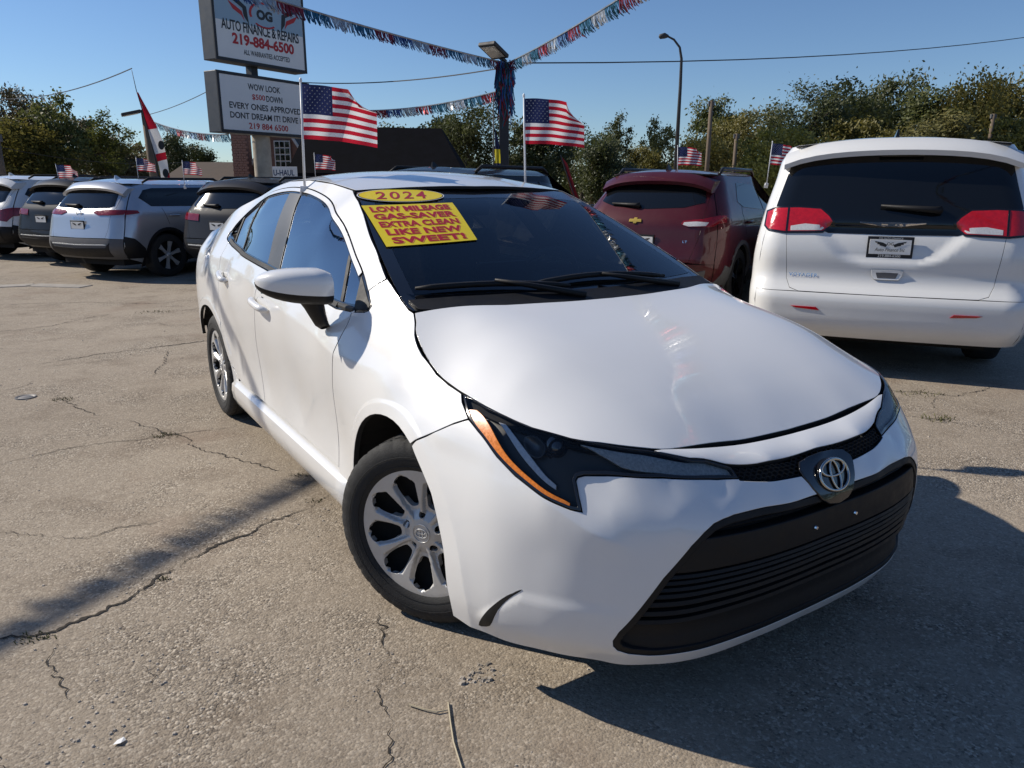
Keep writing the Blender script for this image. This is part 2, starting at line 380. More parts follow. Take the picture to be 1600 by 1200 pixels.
_wxe=spl(_wz,_wx); _wye=spl(_wz,_wy)
def wind(y,z):
    ye=_wye(z); bow=np.interp(z,[.95,1.37],[.17,.085]); return _wxe(z)+bow*(1-np.clip(np.abs(y)/ye,0,1.1)**2.2)
# ---- roof z
RE=[(-1.122,.55,1.374),(-1.35,.565,1.402),(-1.65,.575,1.418),(-1.95,.572,1.413),(-2.25,.575,1.378),(-2.55,.595,1.318)]
RP=[(p[0],s*p[1],p[2]) for p in RE for s in (1,-1)]
for p in [(-1.03,0,1.392),(-1.06,.3,1.388),(-1.2,0,1.425),(-1.4,0,1.452),(-1.7,0,1.467),(-2.0,0,1.462),(-2.3,0,1.43),(-2.6,0,1.372),(-1.4,.35,1.436),(-1.7,.35,1.452),(-2.0,.35,1.447),(-2.3,.35,1.413)]:
    for s in ((1,-1) if p[1]>0 else (1,)): RP.append((p[0],s*p[1],p[2]))
_r=TPS([(a,b) for a,b,c in RP],[c for a,b,c in RP],2e-3)
def roof(x,y): return _r(x,y)
# ---- front fascia grid, levels x stations
L=[
[(.860,0,.165),(.857,.2,.165),(.838,.42,.168),(.79,.55,.172),(.72,.645,.172),(.61,.75,.172),(.48,.828,.175),(.34,.872,.18)],
[(.900,0,.24),(.897,.2,.24),(.875,.42,.24),(.84,.54,.24),(.755,.665,.24),(.63,.775,.24),(.48,.852,.24),(.338,.886,.25)],
[(.928,0,.37),(.925,.2,.37),(.898,.42,.37),(.86,.545,.37),(.775,.668,.37),(.645,.782,.37),(.48,.860,.37),(.338,.891,.37)],
[(.938,0,.50),(.935,.2,.50),(.905,.41,.50),(.86,.535,.50),(.77,.665,.50),(.64,.778,.50),(.48,.856,.50),(.30,.890,.50)],
[(.926,0,.60),(.922,.2,.602),(.893,.40,.605),(.845,.525,.61),(.755,.655,.615),(.63,.765,.62),(.47,.840,.625),(.24,.884,.63)],
[(.880,0,.650),(.872,.2,.652),(.842,.37,.660),(.80,.505,.67),(.715,.635,.685),(.595,.742,.695),(.44,.815,.71),(.21,.866,.70)],
[(.862,0,.690),(.860,.2,.694),(.80,.385,.712),(.752,.53,.725),(.675,.637,.74),(.56,.722,.752),(.40,.788,.768),(.20,.848,.745)],
[(.752,0,.716),(.749,.2,.721),(.738,.40,.737),(.693,.555,.755),(.609,.665,.771),(.48,.735,.785),(.33,.766,.803),(.20,.779,.818)]]
G=np.array(L); 
tt=np.array([0,.2,.41,.56,.72,.89,1.06,1.23]); ss=np.array([0,.085,.22,.35,.455,.52,.56,.66])
_FP=[];_FV=[]
for _i in range(len(ss)):
    for _j in range(len(tt)):
        for _g in ((1,-1) if _j>0 else (1,)): _FP.append((_g*tt[_j],ss[_i])); _FV.append(G[_i,_j]*np.array([1,_g,1]))
for _t,_s_,_p in ((1.293,.481,(.118,.894,.650)),(1.273,.5,(.138,.8945,.670)),(1.222,.532,(.206,.873,.709)),(1.172,.554,(.267,.840,.747)),(1.128,.571,(.314,.809,.770)),(1.258,.383,(.247,.895,.541)),(1.259,.278,(.294,.895,.424)),(1.237,.107,(.323,.889,.263))):
    for _g in (1,-1): _FP.append((_g*_t,_s_)); _FV.append(np.array(_p)*np.array([1,_g,1]))
_FV=np.array(_FV); _fx=[TPS(_FP,_FV[:,k],1.2e-3) for k in range(3)]
_fw=np.stack([q.w for q in _fx],-1)
def front(t,s):
    t=np.asarray(t,float); s=np.asarray(s,float); sh=t.shape; q=np.stack([t.ravel(),s.ravel()],-1)
    K=_fx[0].k(q,_fx[0].P); n=len(_FP); return (K@_fw[:n]+_fw[n]+q@_fw[n+1:]).reshape(sh+(3,))
# ------------------------------------------------------------------ the white sedan (x forward, y left, z up; front axle at x = 0)
def flare(x, z):
    d = 0
    for cx, rr in ((-.045, .372), (-2.74, .368)):
        r = np.hypot(x - cx, z - .316); k = np.clip((rr + .055 - r) / .018, 0, 1); d = d + .006 * k * k * (3 - 2 * k)
    return d
def side_f(sg): return lambda x, z: np.stack([x, sg * (side(x, z) + flare(x, z)), z], -1)
def hood_z(x, y):
    yv = np.interp(x, [-.1, .3, .75], [.60, .53, .40]); k = np.clip((yv - np.abs(y)) / .16 + .5, 0, 1); k = k * k * (3 - 2 * k)
    fade = np.clip((x + .15) / .2, 0, 1) * np.clip((.72 - x) / .15, 0, 1)
    return hood(x, y) - .003 * k * fade
hood_f = lambda x, y: np.stack([x, y, hood_z(x, y)], -1)
roof_f = lambda x, y: np.stack([x, y, roof(x, y)], -1)
wind_f = lambda y, z: np.stack([wind(y, z), y, z], -1)
front_f = lambda t, s: front(t, s)
def arc(cx, cz, rx, rz, a0, a1, n=18): return [(cx + rx * math.cos(R(a0 + (a1 - a0) * k / n)), cz + rz * math.sin(R(a0 + (a1 - a0) * k / n))) for k in range(n + 1)]
def mir(p): return [(-a, b) for a, b in p]
def sym(half):
    """closes an outline given from the middle line outwards and back to the middle line"""
    return half + [(-a, b) for a, b in half[::-1] if abs(a) > 1e-6]
A0 = dict(cx=-.045, cz=.316, rx=.372, rz=.374); A1 = dict(cx=-2.74, cz=.316, rx=.368, rz=.37)
W_low = [(-.43, .963), (-.486, .957), (-.655, .948), (-1.0, .970), (-1.341, .995), (-1.537, 1.004), (-1.789, 1.018), (-2.098, 1.036), (-2.405, 1.06), (-2.52, 1.076)]
W_up = [(-2.52, 1.076), (-2.59, 1.094), (-2.606, 1.13), (-2.59, 1.185), (-2.515, 1.265), (-2.36, 1.331), (-2.09, 1.368), (-1.88, 1.382), (-1.69, 1.382), (-1.50, 1.370), (-1.275, 1.335), (-1.04, 1.263), (-.802, 1.168), (-.608, 1.083), (-.485, 1.027), (-.432, .999), (-.412, .984), (-.414, .970), (-.43, .963)]
W_up_s = smooth_line(W_up[:-4], 4) + W_up[-4:]
GAP_FD = smooth_line([(-.512, .955), (-.502, .917), (-.515, .869), (-.530, .822), (-.560, .735), (-.598, .623), (-.618, .45), (-.607, .332)], 5)
GAP_12 = smooth_line([(-1.545, 1.004), (-1.585, .915), (-1.645, .759), (-1.70, .624), (-1.708, .494), (-1.69, .40), (-1.665, .332)], 5)
GAP_2R = smooth_line([(-2.52, 1.076), (-2.50, .97), (-2.446, .834), (-2.452, .69), (-2.448, .551), (-2.385, .41), (-2.262, .348), (-2.235, .332)], 5)

def wheel(root, loc, rz, brand=True):
    w = bpy.data.objects.new('wheel', None); COL.objects.link(w); w.parent = root; w.location = loc; w.rotation_euler = (0, 0, rz)
    # tyre: sidewalls and a tread of ribs cut by cross grooves
    n = 216; prof = [(.212, .088), (.222, .098), (.245, .106), (.275, .106), (.297, .099), (.309, .088), (.3135, .080), (.3145, .062), (.3075, .061), (.3075, .053), (.316, .052), (.3165, .018), (.309, .0165), (.309, .008), (.3165, .0065)]
    prof = [(r, -h) for r, h in prof] + [(r, h) for r, h in prof[::-1]]; v = []; f = []; m = len(prof)
    for k in range(n):
        a = 2 * math.pi * k / n; g = (k % 6) == 0
        for i, (r, h) in enumerate(prof):
            cut = g and .08 < abs(h) < .101 and r > .29 or ((k % 6) == 2 and .051 < abs(h) < .082) or ((k % 6) == 4 and abs(h) < .0525 and r > .312)
            a2 = a + h * .6
            rr = r - (.0055 if cut else 0); v.append((rr * math.cos(a2), h, rr * math.sin(a2)))
    for k in range(n):
        for i in range(m - 1): f.append((k * m + i, k * m + i + 1, ((k + 1) % n) * m + i + 1, ((k + 1) % n) * m + i))
    ty = mesh('tyre', v, f, M_rub, w, auto=35)
    sw = MB(); sw.lathe([(.262, -.1075), (.2635, -.1085), (.265, -.1075)], 96); sw.lathe([(.232, -.1035), (.2335, -.1045), (.235, -.1035)], 96); sw.build('sidewall_ring', M_rub, ty, True)
    mb = MB(); mb.lathe([(.02, -.035), (.15, -.03), (.205, -.05), (.212, -.088), (.216, -.092)], 64); mb.lathe([(.02, .09), (.2, .09), (.214, .088)], 48); mb.build('steel_rim', M_dark, w, True)
    def h_f(u, vv):
        r = np.hypot(u, vv); th = np.degrees(np.arctan2(vv, u)); d = np.abs((th - 90 + 20) % 40 - 20)
        h = np.interp(r, [0, .03, .045, .075, .12, .17, .20, .212, .222, .227], [.082, .082, .079, .080, .086, .0905, .0925, .0925, .088, .078])
        wid = np.interp(r, [.06, .10, .17, .200], [4, 2.2, 4.2, 20]); k = np.clip((d - wid) / 5.0, 0, 1); g = np.clip((r - .045) / .03, 0, 1) * np.clip((.214 - r) / .024, 0, 1)
        h = h - .017 * k * k * (3 - 2 * k) * g
        return np.stack([u, -h, vv], -1)
    ho = []
    for k in range(9):
        a0 = 90 + 20 + 40 * k; pts = []
        for r_, hw in ((.086, 5), (.093, 9.8), (.115, 12.2), (.145, 12.6), (.170, 11.6), (.186, 8.2), (.192, 3.5)): pts.append((r_, hw))
        pl = [(r_ * math.cos(R(a0 + hw)), r_ * math.sin(R(a0 + hw))) for r_, hw in pts] + [(r_ * math.cos(R(a0 - hw)), r_ * math.sin(R(a0 - hw))) for r_, hw in pts[::-1]]
        ho.append(smooth_line(pl, 3, True))
    for k in range(5): ho.append([(.060 * math.cos(R(72 * k + 20)) + .0125 * math.cos(q), .060 * math.sin(R(72 * k + 20)) + .0125 * math.sin(q)) for q in np.linspace(0, 2 * math.pi, 15)[:-1]])
    circ = [(.2265 * math.cos(q), .2265 * math.sin(q)) for q in np.linspace(0, 2 * math.pi, 97)[:-1]]
    hc = patch('hubcap', circ, h_f, M_alu, w, step=.0045, holes=ho, gap=0, depth=.02, rnd=.0008, ref=(0, -1, 0), edge=.0042)
    hc.scale = (1.035, 1, 1.035)
    if brand:
        mb = MB(); mb.lathe([(.0285, -.083), (.0300, -.0855), (.0315, -.083)], 32); mb.build('cap_ring', M_alu, hc, True)
        emblem(w, lambda u, vv: np.stack([u, u * 0 - .0835, vv], -1), .021, .0145, .0018, M_alu, hc)
    for k in range(5):
        mb = MB(); mb.lathe([(.0, -.066), (.007, -.066), (.009, -.05)], 6, c=(.060 * math.cos(R(72 * k + 20)), 0, .060 * math.sin(R(72 * k + 20)))); mb.build('lug_nut', M_plas, w)
    return w
def emblem(root, fm, a, b, rad, m, parent, name='emblem'):
    """three interlocked ovals"""
    mb = MB()
    def oval(cx, cy, rx, ry, r0):
        q = [(cx + rx * math.cos(t), cy + ry * math.sin(t)) for t in np.linspace(0, 2 * math.pi, 41)]
        P = fm(np.array([p[0] for p in q]), np.array([p[1] for p in q])); mb.tube(P.tolist(), r0, 6, False)
    oval(0, 0, a, b, rad); oval(0, -.02 * b, a * .30, b * .93, rad * .8); oval(0, b * .44, a * .80, b * .50, rad * .8)
    return mb.build(name, m, parent, True)

def build_sedan(root):
    ZL = [[(float(x), float(zc(x)) + o_) for x in np.linspace(-.35, -2.55, 60)] for o_ in (-.02, -.008, 0, .008, .02)]
    for sg in (-1, 1):
        F = side_f(sg)
        # front fender
        joint = [(.22, .812), (.245, .800), (.285, .783), (.313, .770), (.266, .747), (.204, .709), (.157, .682), (.136, .669), (.114, .648)]
        a_end = math.degrees(math.atan2((.648 - .316) / .374, (.114 + .045) / .372))
        fen = [(x, z) for x, y, z in HG] + joint[1:-1] + arc(**A0, a0=a_end, a1=190) + [(-.43, .235), (-.50, .225), (-.598, .23), (-.602, .32)] + GAP_FD[::-1] + [(-.486, .957), (-.43, .963), (-.414, .970), (-.412, .984), (-.432, .999), (-.485, 1.029), (-.462, 1.055), (-.43, 1.075), (-.392, 1.059), (-.30, 1.016), (-.235, .992)]
        patch('fender', fen, F, M_white, root, .022, depth=.02, gap=.003, edge=.015, lines=[arc(-.045, .316, .372 + e_, .372 + e_, 5, 188, 60) for e_ in (.037, .043, .049, .055)])
        # roof rail, pillars and rear quarter in one pressing
        up = [(-.436, 1.076)] + [(x, z) for x, y, z in WE[3:]] + [(x, z) for x, y, z in RE[1:]] + [(-2.85, 1.222), (-3.1, 1.13), (-3.3, 1.075), (-3.44, 1.02), (-3.42, .80), (-3.36, .62), (-3.2, .60), (-3.085, .45)]
        a0_ = math.degrees(math.atan2(.45 - .316, -3.085 + 2.74))
        quarter = up + arc(**A1, a0=a0_, a1=-5, n=24) + [(-2.36, .235), (-2.25, .232), (-2.235, .325)] + GAP_2R[::-1][1:-1] + W_up_s[:-4] + [(-.485, 1.029), (-.462, 1.055)]
        patch('body_side', quarter, F, M_white, root, .03, depth=.02, gap=.003, edge=.02, lines=[arc(-2.74, .316, .368 + e_, .368 + e_, -5, 150, 50) for e_ in (.037, .043, .049, .055)])
        fd = GAP_FD + [(-1.1, .331)] + GAP_12[::-1] + W_low[4:0:-1]
        d1 = patch('door', fd, F, M_white, root, .03, gap=.0038, lines=ZL)
        rd = GAP_12 + [(-1.95, .331)] + GAP_2R[::-1] + W_low[8:5:-1]
        d2 = patch('door', rd, F, M_white, root, .03, gap=.0038, lines=ZL)
        for d, (x0, z0, x1, z1) in ((d1, (-1.60, .872, -1.39, .842)), (d2, (-2.38, .922, -2.16, .897))):
            yy = lambda x, z: float(side(np.array([x]), np.array([z]))[0])
            cup = smooth_line([((x0 + x1) / 2 + .075 * math.cos(q), (z0 + z1) / 2 + .031 * math.sin(q)) for q in np.linspace(0, 2 * math.pi, 13)[:-1]], 2, True)
            patch('handle_cup', cup, F, M_white, d, .02, gap=0, off=.0012, depth=.001, rnd=.006)
            pts = []; rad = []
            for k in range(13):
                u = k / 12; x = x0 + (x1 - x0) * u; z = z0 + (z1 - z0) * u; b_ = .030 * (1 - (2 * u - 1) ** 4) + .004
                pts.append((x, sg * (yy(x, z) + b_), z)); rad.append(.0135 * (1 - (2 * u - 1) ** 6) ** .5 + .0035)
            h = MB().tube(pts, rad, 12).build('handle', M_white, d, True)
        # window band
        Wp = W_low + W_up_s[1:-1]
        trim_in = ease(offset(densify(Wp, .02), .026), 14)
        def strip(a, b, w0, w1): return [a, b, (b[0] + w1, b[1]), (a[0] + w0, a[1])]
        patch('window_trim', Wp, F, M_alu if False else M_gloss, root, .03, holes=[trim_in], gap=.0015, off=-.004, depth=.012)
        # bright frame strip over the doors
        k0 = smooth_line(W_up[2:-5], 5); inn = [];
        for i, p in enumerate(k0):
            a = np.array(k0[max(i - 1, 0)]); b = np.array(k0[min(i + 1, len(k0) - 1)]); t = (b - a) / (np.linalg.norm(b - a) + 1e-9); inn.append((p[0] + t[1] * .021, p[1] - t[0] * .021))
        ou = [(p[0] * .98 + q[0] * .02, p[1] * .98 + q[1] * .02) for p, q in zip(k0, inn)]
        patch('door_frame', ou + inn[::-1], F, M_white, root, .02, gap=.003, off=.0015, depth=.012)
        bel = [(-.66, .952), (-1.0, .972), (-1.343, .997), (-1.542, 1.008), (-1.794, 1.021), (-2.116, 1.040), (-2.403, 1.064), (-2.5, 1.079)]
        patch('belt_moulding', bel + [(x, z + .016) for x, z in bel[::-1]], F, M_plas, root, .02, gap=0, off=.003, depth=.01)
        # panes
        xs = np.array([p[0] for p in trim_in]); zs = np.array([p[1] for p in trim_in])
        def clip(lo_line, hi_line):
            """part of the window opening between two slanted lines given as (x at z=1, x at z=1.35)"""
            def cut(P, l, sgn):
                fx = lambda p: sgn * (p[0] - (l[0] + (l[1] - l[0]) * (p[1] - 1) / .35)); out = []
                for a, b in zip(P, P[1:] + P[:1]):
                    fa, fb = fx(a), fx(b)
                    if fa >= 0: out.append(a)
                    if (fa >= 0) != (fb >= 0): t = fa / (fa - fb); out.append((a[0] + (b[0] - a[0]) * t, a[1] + (b[1] - a[1]) * t))
                return out
            return cut(cut(densify(trim_in, .02), lo_line, 1), hi_line, -1)
        cuts = [(-.5 + .9, -.5 + .9), (-.658, -.945), (-.680, -.967), (-1.395, -1.640), (-1.597, -1.822), (-2.087, -2.366), (-2.107, -2.386), (-2.31, -2.66), (-2.33, -2.68), (-4, -4)]
        for hi_, lo_, nm, gm in ((0, 1, 'quarter_pane', M_sglass), (2, 3, 'window_pane', M_sglass), (4, 5, 'window_pane', M_sglass), (6, 7, 'quarter_pane', M_sglass)):
            poly = clip(cuts[lo_], cuts[hi_]); poly = clean(poly)
            patch(nm, poly, F, gm, root, .05, gap=0, off=-.008, depth=.004, rnd=.0005)
        for hi_, lo_, nm in ((1, 2, 'division_bar'), (3, 4, 'b_pillar_cover'), (5, 6, 'division_bar'), (7, 8, 'division_bar')):
            poly = clean(clip(cuts[lo_], cuts[hi_])); patch(nm, poly, F, M_satin if nm[0] == 'b' else M_plas, root, .03, gap=0, off=-.004, depth=.008)
        sailp = [(-.425, .972), (-.50, .964), (-.52, .975), (-.605, 1.070), (-.475, 1.012), (-.425, .988)]
        patch('mirror_sail', sailp, F, M_plas, root, .02, gap=0, off=-.002, depth=.006)
        # rocker panel
        v = []; f = []; prof = [(.845, .320), (.872, .316), (.890, .300), (.8945, .262), (.888, .215), (.868, .175), (.80, .155)]; xsr = np.linspace(-.43, -2.36, 24)
        for i, x in enumerate(xsr):
            e = min(1, min(i, 23 - i) / 1.5 + .35)
            for y, z in prof: v.append((x, sg * (.80 + (y - .80) * (e if e < 1 else 1)), z))
        for i in range(23):
            for j in range(6): f.append((i * 7 + j, i * 7 + j + 1, (i + 1) * 7 + j + 1, (i + 1) * 7 + j))
        f += [tuple(range(7)), tuple(range(23 * 7, 24 * 7))]
        bm = bmesh.new(); vv = [bm.verts.new(p) for p in v]; [bm.faces.new([vv[i] for i in q]) for q in f]; from_bm('rocker_panel', bm, M_white, root, auto=40)
        MB().box((-1.42, sg * .815, .33), (1.75, .05, .10)).build('sill', M_dark, root)
        # wheel arch liners
        for A_, w_ in ((A0, .66), (A1, .62)):
            mb = MB(); n = 20; v = []; f = []
            for k in range(n + 1):
                a = R(-15 + (210 if A_ is A0 else 165) * k / n)
                for y in (.868, .60): v.append((A_['cx'] + (A_['rx'] + .012) * math.cos(a), sg * y, .316 + (A_['rz'] + .012) * math.sin(a)))
            for k in range(n): f.append((2 * k, 2 * k + 1, 2 * k + 3, 2 * k + 2))
            f.append(tuple(2 * k + 1 for k in range(n + 1))); mb.add(v, f).build('arch_liner', M_dark, root)
        mirror(root, sg)
        headlight(root, sg)
        # tail lamp
        tl = [(-.50, .80), (-.80, .84), (-.80, .95), (-.50, .93)]
    w0 = wheel(root, (0, -.765, .316), R(32)); copy_part(w0, root, (0, .765, .316), R(180 + 32)); copy_part(w0, root, (-2.7, -.772, .316), R(0)); copy_part(w0, root, (-2.7, .772, .316), R(180))
    # bonnet, roof, windshield
    hp = [(x, y) for x, y, z in LEAD] ; hs = [(x, y) for x, y, z in HG[::-1]]; rear_e = [(-.16, .6), (-.09, .43), (-.055, .2), (-.045, 0)]
    half = smooth_line(hp + hs, 3) + smooth_line(hs[-1:] + rear_e, 4)[1:]
    hood_o = half + [(a, -b) for a, b in half[::-1] if abs(b) > 1e-6]
    patch('hood', hood_o, hood_f, M_white, root, .03, gap=.0025, depth=.022, ref=(0, 0, 1))
    re = smooth_line([(x, y - .006) for x, y, z in RE], 4); fr = [(-1.035, 0), (-1.05, .2), (-1.08, .4)]
    half = fr + re + [(-2.62, .3), (-2.64, 0)]
    patch('roof', half + [(a, -b) for a, b in half[::-1] if abs(b) > 1e-6], roof_f, M_white, root, .04, ref=(0, 0, 1))
    wz = [(float(_wye(np.array(z))) - .006, z) for z in np.linspace(1.0, 1.368, 14)]
    whalf = [(0, .985), (.35, .985), (.66, .985), (.71, .99)] + wz + [(.45, 1.378), (.25, 1.386), (0, 1.390)]
    wo = sym(whalf); wi = offset(densify(wo, .02), .046)
    ws = patch('windshield', wi, wind_f, M_glass, root, .05, gap=0, depth=.004, off=-.003, ref=(1, 0, .6))
    patch('windshield_border', wo, wind_f, M_gloss, root, .03, holes=[offset(densify(wo, .02), .045)], gap=.001, depth=.008, off=-.003, ref=(1, 0, .6))
    # mirror/camera housing behind the glass
    MB().box((-1.10, 0, 1.315), (.16, .16, .06), Matrix.Rotation(R(24), 3, 'Y')).build('sensor_housing', M_plas, root, bevel=.015)
    # cowl and wipers
    cw = sym([(0, .985), (.40, .985), (.62, .985), (.695, .99), (.70, 1.012), (.55, 1.018), (.3, 1.02), (0, 1.018)])
    patch('cowl_panel', cw, wind_f, M_plas, root, .03, gap=0, off=.006, depth=.02, ref=(1, 0, .6))
    def on_w(y, z, o): p = wind_f(np.array([y]), np.array([z]))[0]; return (p[0] + o * .45, p[1], p[2] + o * .9)
    for y0, y1, zz in ((-.66, -.10, .012), (-.25, .42, .020)):
        pts = [on_w(y0 + (y1 - y0) * k / 10, 1.035 + zz * math.sin(math.pi * k / 10) - .01 * (k / 10), .016) for k in range(11)]
        wp = MB().tube(pts, [.006] + [.011] * 9 + [.006], 6).build('wiper', M_plas, root, True)
        MB().tube([on_w(y1 + .02, 1.0, .012), on_w((y0 + y1) / 2 + .1, 1.025, .03), on_w((y0 + y1) / 2, 1.045, .026)], [.014, .01, .007], 6).build('wiper_arm', M_plas, wp, True)
    front_end(root); rear_end(root); cabin(root); stickers(root)
    MB().box((-1.4, 0, .28), (3.6, 1.36, .20)).box((.35, 0, .30), (.6, 1.1, .20)).build('underbody', M_dark, root)
def ease(poly, n):
    P = np.array(poly)
    for _ in range(n): P = .5 * P + .25 * (np.roll(P, 1, 0) + np.roll(P, -1, 0))
    return [tuple(a) for a in P]
def clean(poly):
    p = []
    for a in poly:
        if not p or math.hypot(a[0] - p[-1][0], a[1] - p[-1][1]) > 3e-4: p.append(a)
    return p

def mirror(root, sg):
    m = bpy.data.objects.new('door_mirror', None); COL.objects.link(m); m.parent = root
    if sg > 0: m.location = (-.16, -.13, 0)      # folded in against the door
    def ring(y):
        u = (y - .875) / .235; cx = -.60 - .035 * u - .05 * u * u; cz = 1.047 + .012 * u - .002
        k = max(0, 1 - u ** 3.2) ** .5; ki = min(1, .80 + u * 1.6); rx = (.085 * k + .006) * ki; zt = (.058 * k + .004) * ki; zb = (.066 * k + .005) * (.85 + .15 * ki) - .004 * u
        return cx, cz, rx, zt, zb
    ys = [.875, .880, .892, .91, .94, .97, 1.0, 1.03, 1.055, 1.075, 1.09, 1.10, 1.107, 1.11]; n = 36
    def surf(top):
        v = []; f = []
        for y in ys:
            cx, cz, rx, zt, zb = ring(y)
            for k in range(n):
                a = 2 * math.pi * k / n; c, s = math.cos(a), math.sin(a); ex = .75
                x = cx + rx * math.copysign(abs(c) ** ex, c) * (1 if c > 0 else .55); z = cz + (zt if s > 0 else zb) * math.copysign(abs(s) ** ex, s)
                v.append((x, sg * y, z))
        for i in range(len(ys) - 1):
            for k in range(n):
                lowb = 0.5 * (k + .5) / n
                a = 2 * math.pi * (k + .5) / n; is_low = math.sin(a) < -.40 + .10 * (ys[i] - .9) / .2
                if is_low != top: f.append((i * n + k, i * n + (k + 1) % n, (i + 1) * n + (k + 1) % n, (i + 1) * n + k))
        if top: f.append(tuple(k for k in range(n)))
        return v, f
    v, f = surf(True); bm = bmesh.new(); vv = [bm.verts.new(p) for p in v]; [bm.faces.new([vv[i] for i in q]) for q in f]; from_bm('mirror_cap', bm, M_white, m, auto=60)
    v, f = surf(False); bm = bmesh.new(); vv = [bm.verts.new(p) for p in v]; [bm.faces.new([vv[i] for i in q]) for q in f]; from_bm('mirror_base', bm, M_plas, m, auto=60)
    mb = MB(); v = []; f = []
    for i, (x, y, z, rx, ry) in enumerate(((-.625, .935, 1.0, .055, .045), (-.63, .918, .965, .05, .036), (-.635, .905, .93, .046, .028), (-.64, .890, .895, .042, .022), (-.64, .878, .882, .03, .016))):
        for k in range(14):
            a = 2 * math.pi * k / 14; v.append((x + rx * math.cos(a), sg * (y + ry * math.sin(a)), z + .012 * math.cos(a)))
    for i in range(4):
        for k in range(14): f.append((i * 14 + k, i * 14 + (k + 1) % 14, (i + 1) * 14 + (k + 1) % 14, (i + 1) * 14 + k))
    mb.add(v, f).build('mirror_foot', M_plas, m, True)
    mb = MB(); mb.add([(-.665, sg * .89, .995), (-.71, sg * 1.085, 1.015), (-.715, sg * 1.08, 1.075), (-.665, sg * .89, 1.092)], [(0, 1, 2, 3)]).build('mirror_glass', M_chr, m)

HL = [(1.19, .652), (1.10, .655), (1.007, .655), (.914, .653), (.742, .650), (.639, .645), (.53, .628), (.444, .580), (.35, .563), (.34, .557), (.337, .530), (.413, .530), (.564, .535), (.721, .529), (.783, .523), (.804, .517), (.811, .509), (.807, .481), (.799, .452), (.827, .453), (.902, .469), (.985, .492), (1.042, .516), (1.098, .549), (1.127, .573), (1.157, .617)]
def headlight(root, sg):
    h = bpy.data.objects.new('headlight', None); COL.objects.link(h); h.parent = root
    F = lambda t, s: front(sg * t, s)
    def inner(dp):
        def g(t, s):
            e = 1e-3; P = F(t, s); n = np.cross(F(t + e, s) - P, F(t, s + e) - P); n /= np.linalg.norm(n, axis=1)[:, None] + 1e-12
            if (n[:, 0]).sum() < 0: n = -n
            return P - n * (dp(t, s)[:, None] if callable(dp) else dp)
        return g
    hl = densify(HL, .02)
    ref = (1, sg * .5, .3)
    patch('lamp_housing', hl, inner(.030), M_hous, h, .03, gap=.001, depth=.02, ref=ref)
    patch('lens', hl, F, M_lens, h, .025, gap=.002, depth=.03, ref=ref, off=-.001)
    patch('lens_edge', hl, F, M_gloss, h, .03, holes=[offset(hl, .008)], gap=.0015, depth=.01, ref=ref, off=.0004)
    c8 = lambda P: P
    am = smooth_line([(1.132, .600), (1.103, .560), (1.043, .524), (.983, .500), (.905, .4765), (.83, .460)], 4) + smooth_line([(.83, .465), (.90, .483), (.965, .503), (1.015, .525), (1.055, .555), (1.085, .590), (1.105, .605)], 4)
    patch('amber_reflector', am, F, M_amber, h, .02, gap=0, off=.0005, depth=.004, ref=ref)
    dr = smooth_line([(1.03, .60), (1.005, .565), (.97, .533), (.925, .508), (.87, .488)], 4) + smooth_line([(.87, .496), (.915, .517), (.955, .545), (.985, .575), (1.005, .605)], 4)
    patch('running_lamp', dr, inner(.014), M_wlens, h, .02, gap=0, depth=.012, ref=ref)
    tsg = [(.74, .612), (.66, .618), (.56, .608), (.46, .575), (.352, .558), (.345, .538), (.42, .538), (.56, .545), (.66, .553), (.71, .575)]
    patch('turn_reflector', tsg, inner(.010), M_turn, h, .02, gap=0, depth=.012, ref=ref)
    for t0, s0, rr in ((.925, .562, .030),):
        bw = [(t0 + rr * math.cos(a_), s0 + rr * .8 * math.sin(a_)) for a_ in np.linspace(0, 2 * math.pi, 21)[:-1]]
        patch('reflector_bowl', bw, inner(lambda t, s, t0=t0, s0=s0, rr=rr: .026 - .014 * np.clip(((t - t0) ** 2 + ((s - s0) / .8) ** 2) / rr ** 2, 0, 1)), M_bowl, h, .01, gap=0, depth=.006, ref=ref)
    P = inner(.022)(np.array([.845]), np.array([.575]))[0]
    mb = MB(); prof = [(.0, .016), (.014, .013), (.024, .004), (.026, -.004), (.034, -.004), (.036, -.02)]
    d = Vector((.80, sg * .55, .22)).normalized(); q = d.to_track_quat('Z', 'Y'); m2 = MB(); m2.lathe(prof, 28, 'z')
    mb.add([tuple(q @ Vector(p) + Vector(P)) for p in m2.v], m2.f).build('projector_lens', M_lensdark, h, True)
M_bowl = mat('dim_chrome', (.10, .10, .10), .35, .6)
M_embl = mat('emblem_chrome', (.52, .50, .46), .15, 1.0)
M_hous = mat('lamp_housing_black', (.045, .043, .040), .4, spec=.3)
M_turn = mat('ribbed_reflector', (.42, .40, .37), .35, .2, var=.35, vscale=160)
M_satin = mat('satin_black_film', (.035, .036, .038), .4)
M_lensdark = mat('dark_projector_glass', (.03, .03, .033), .05, coat=1)

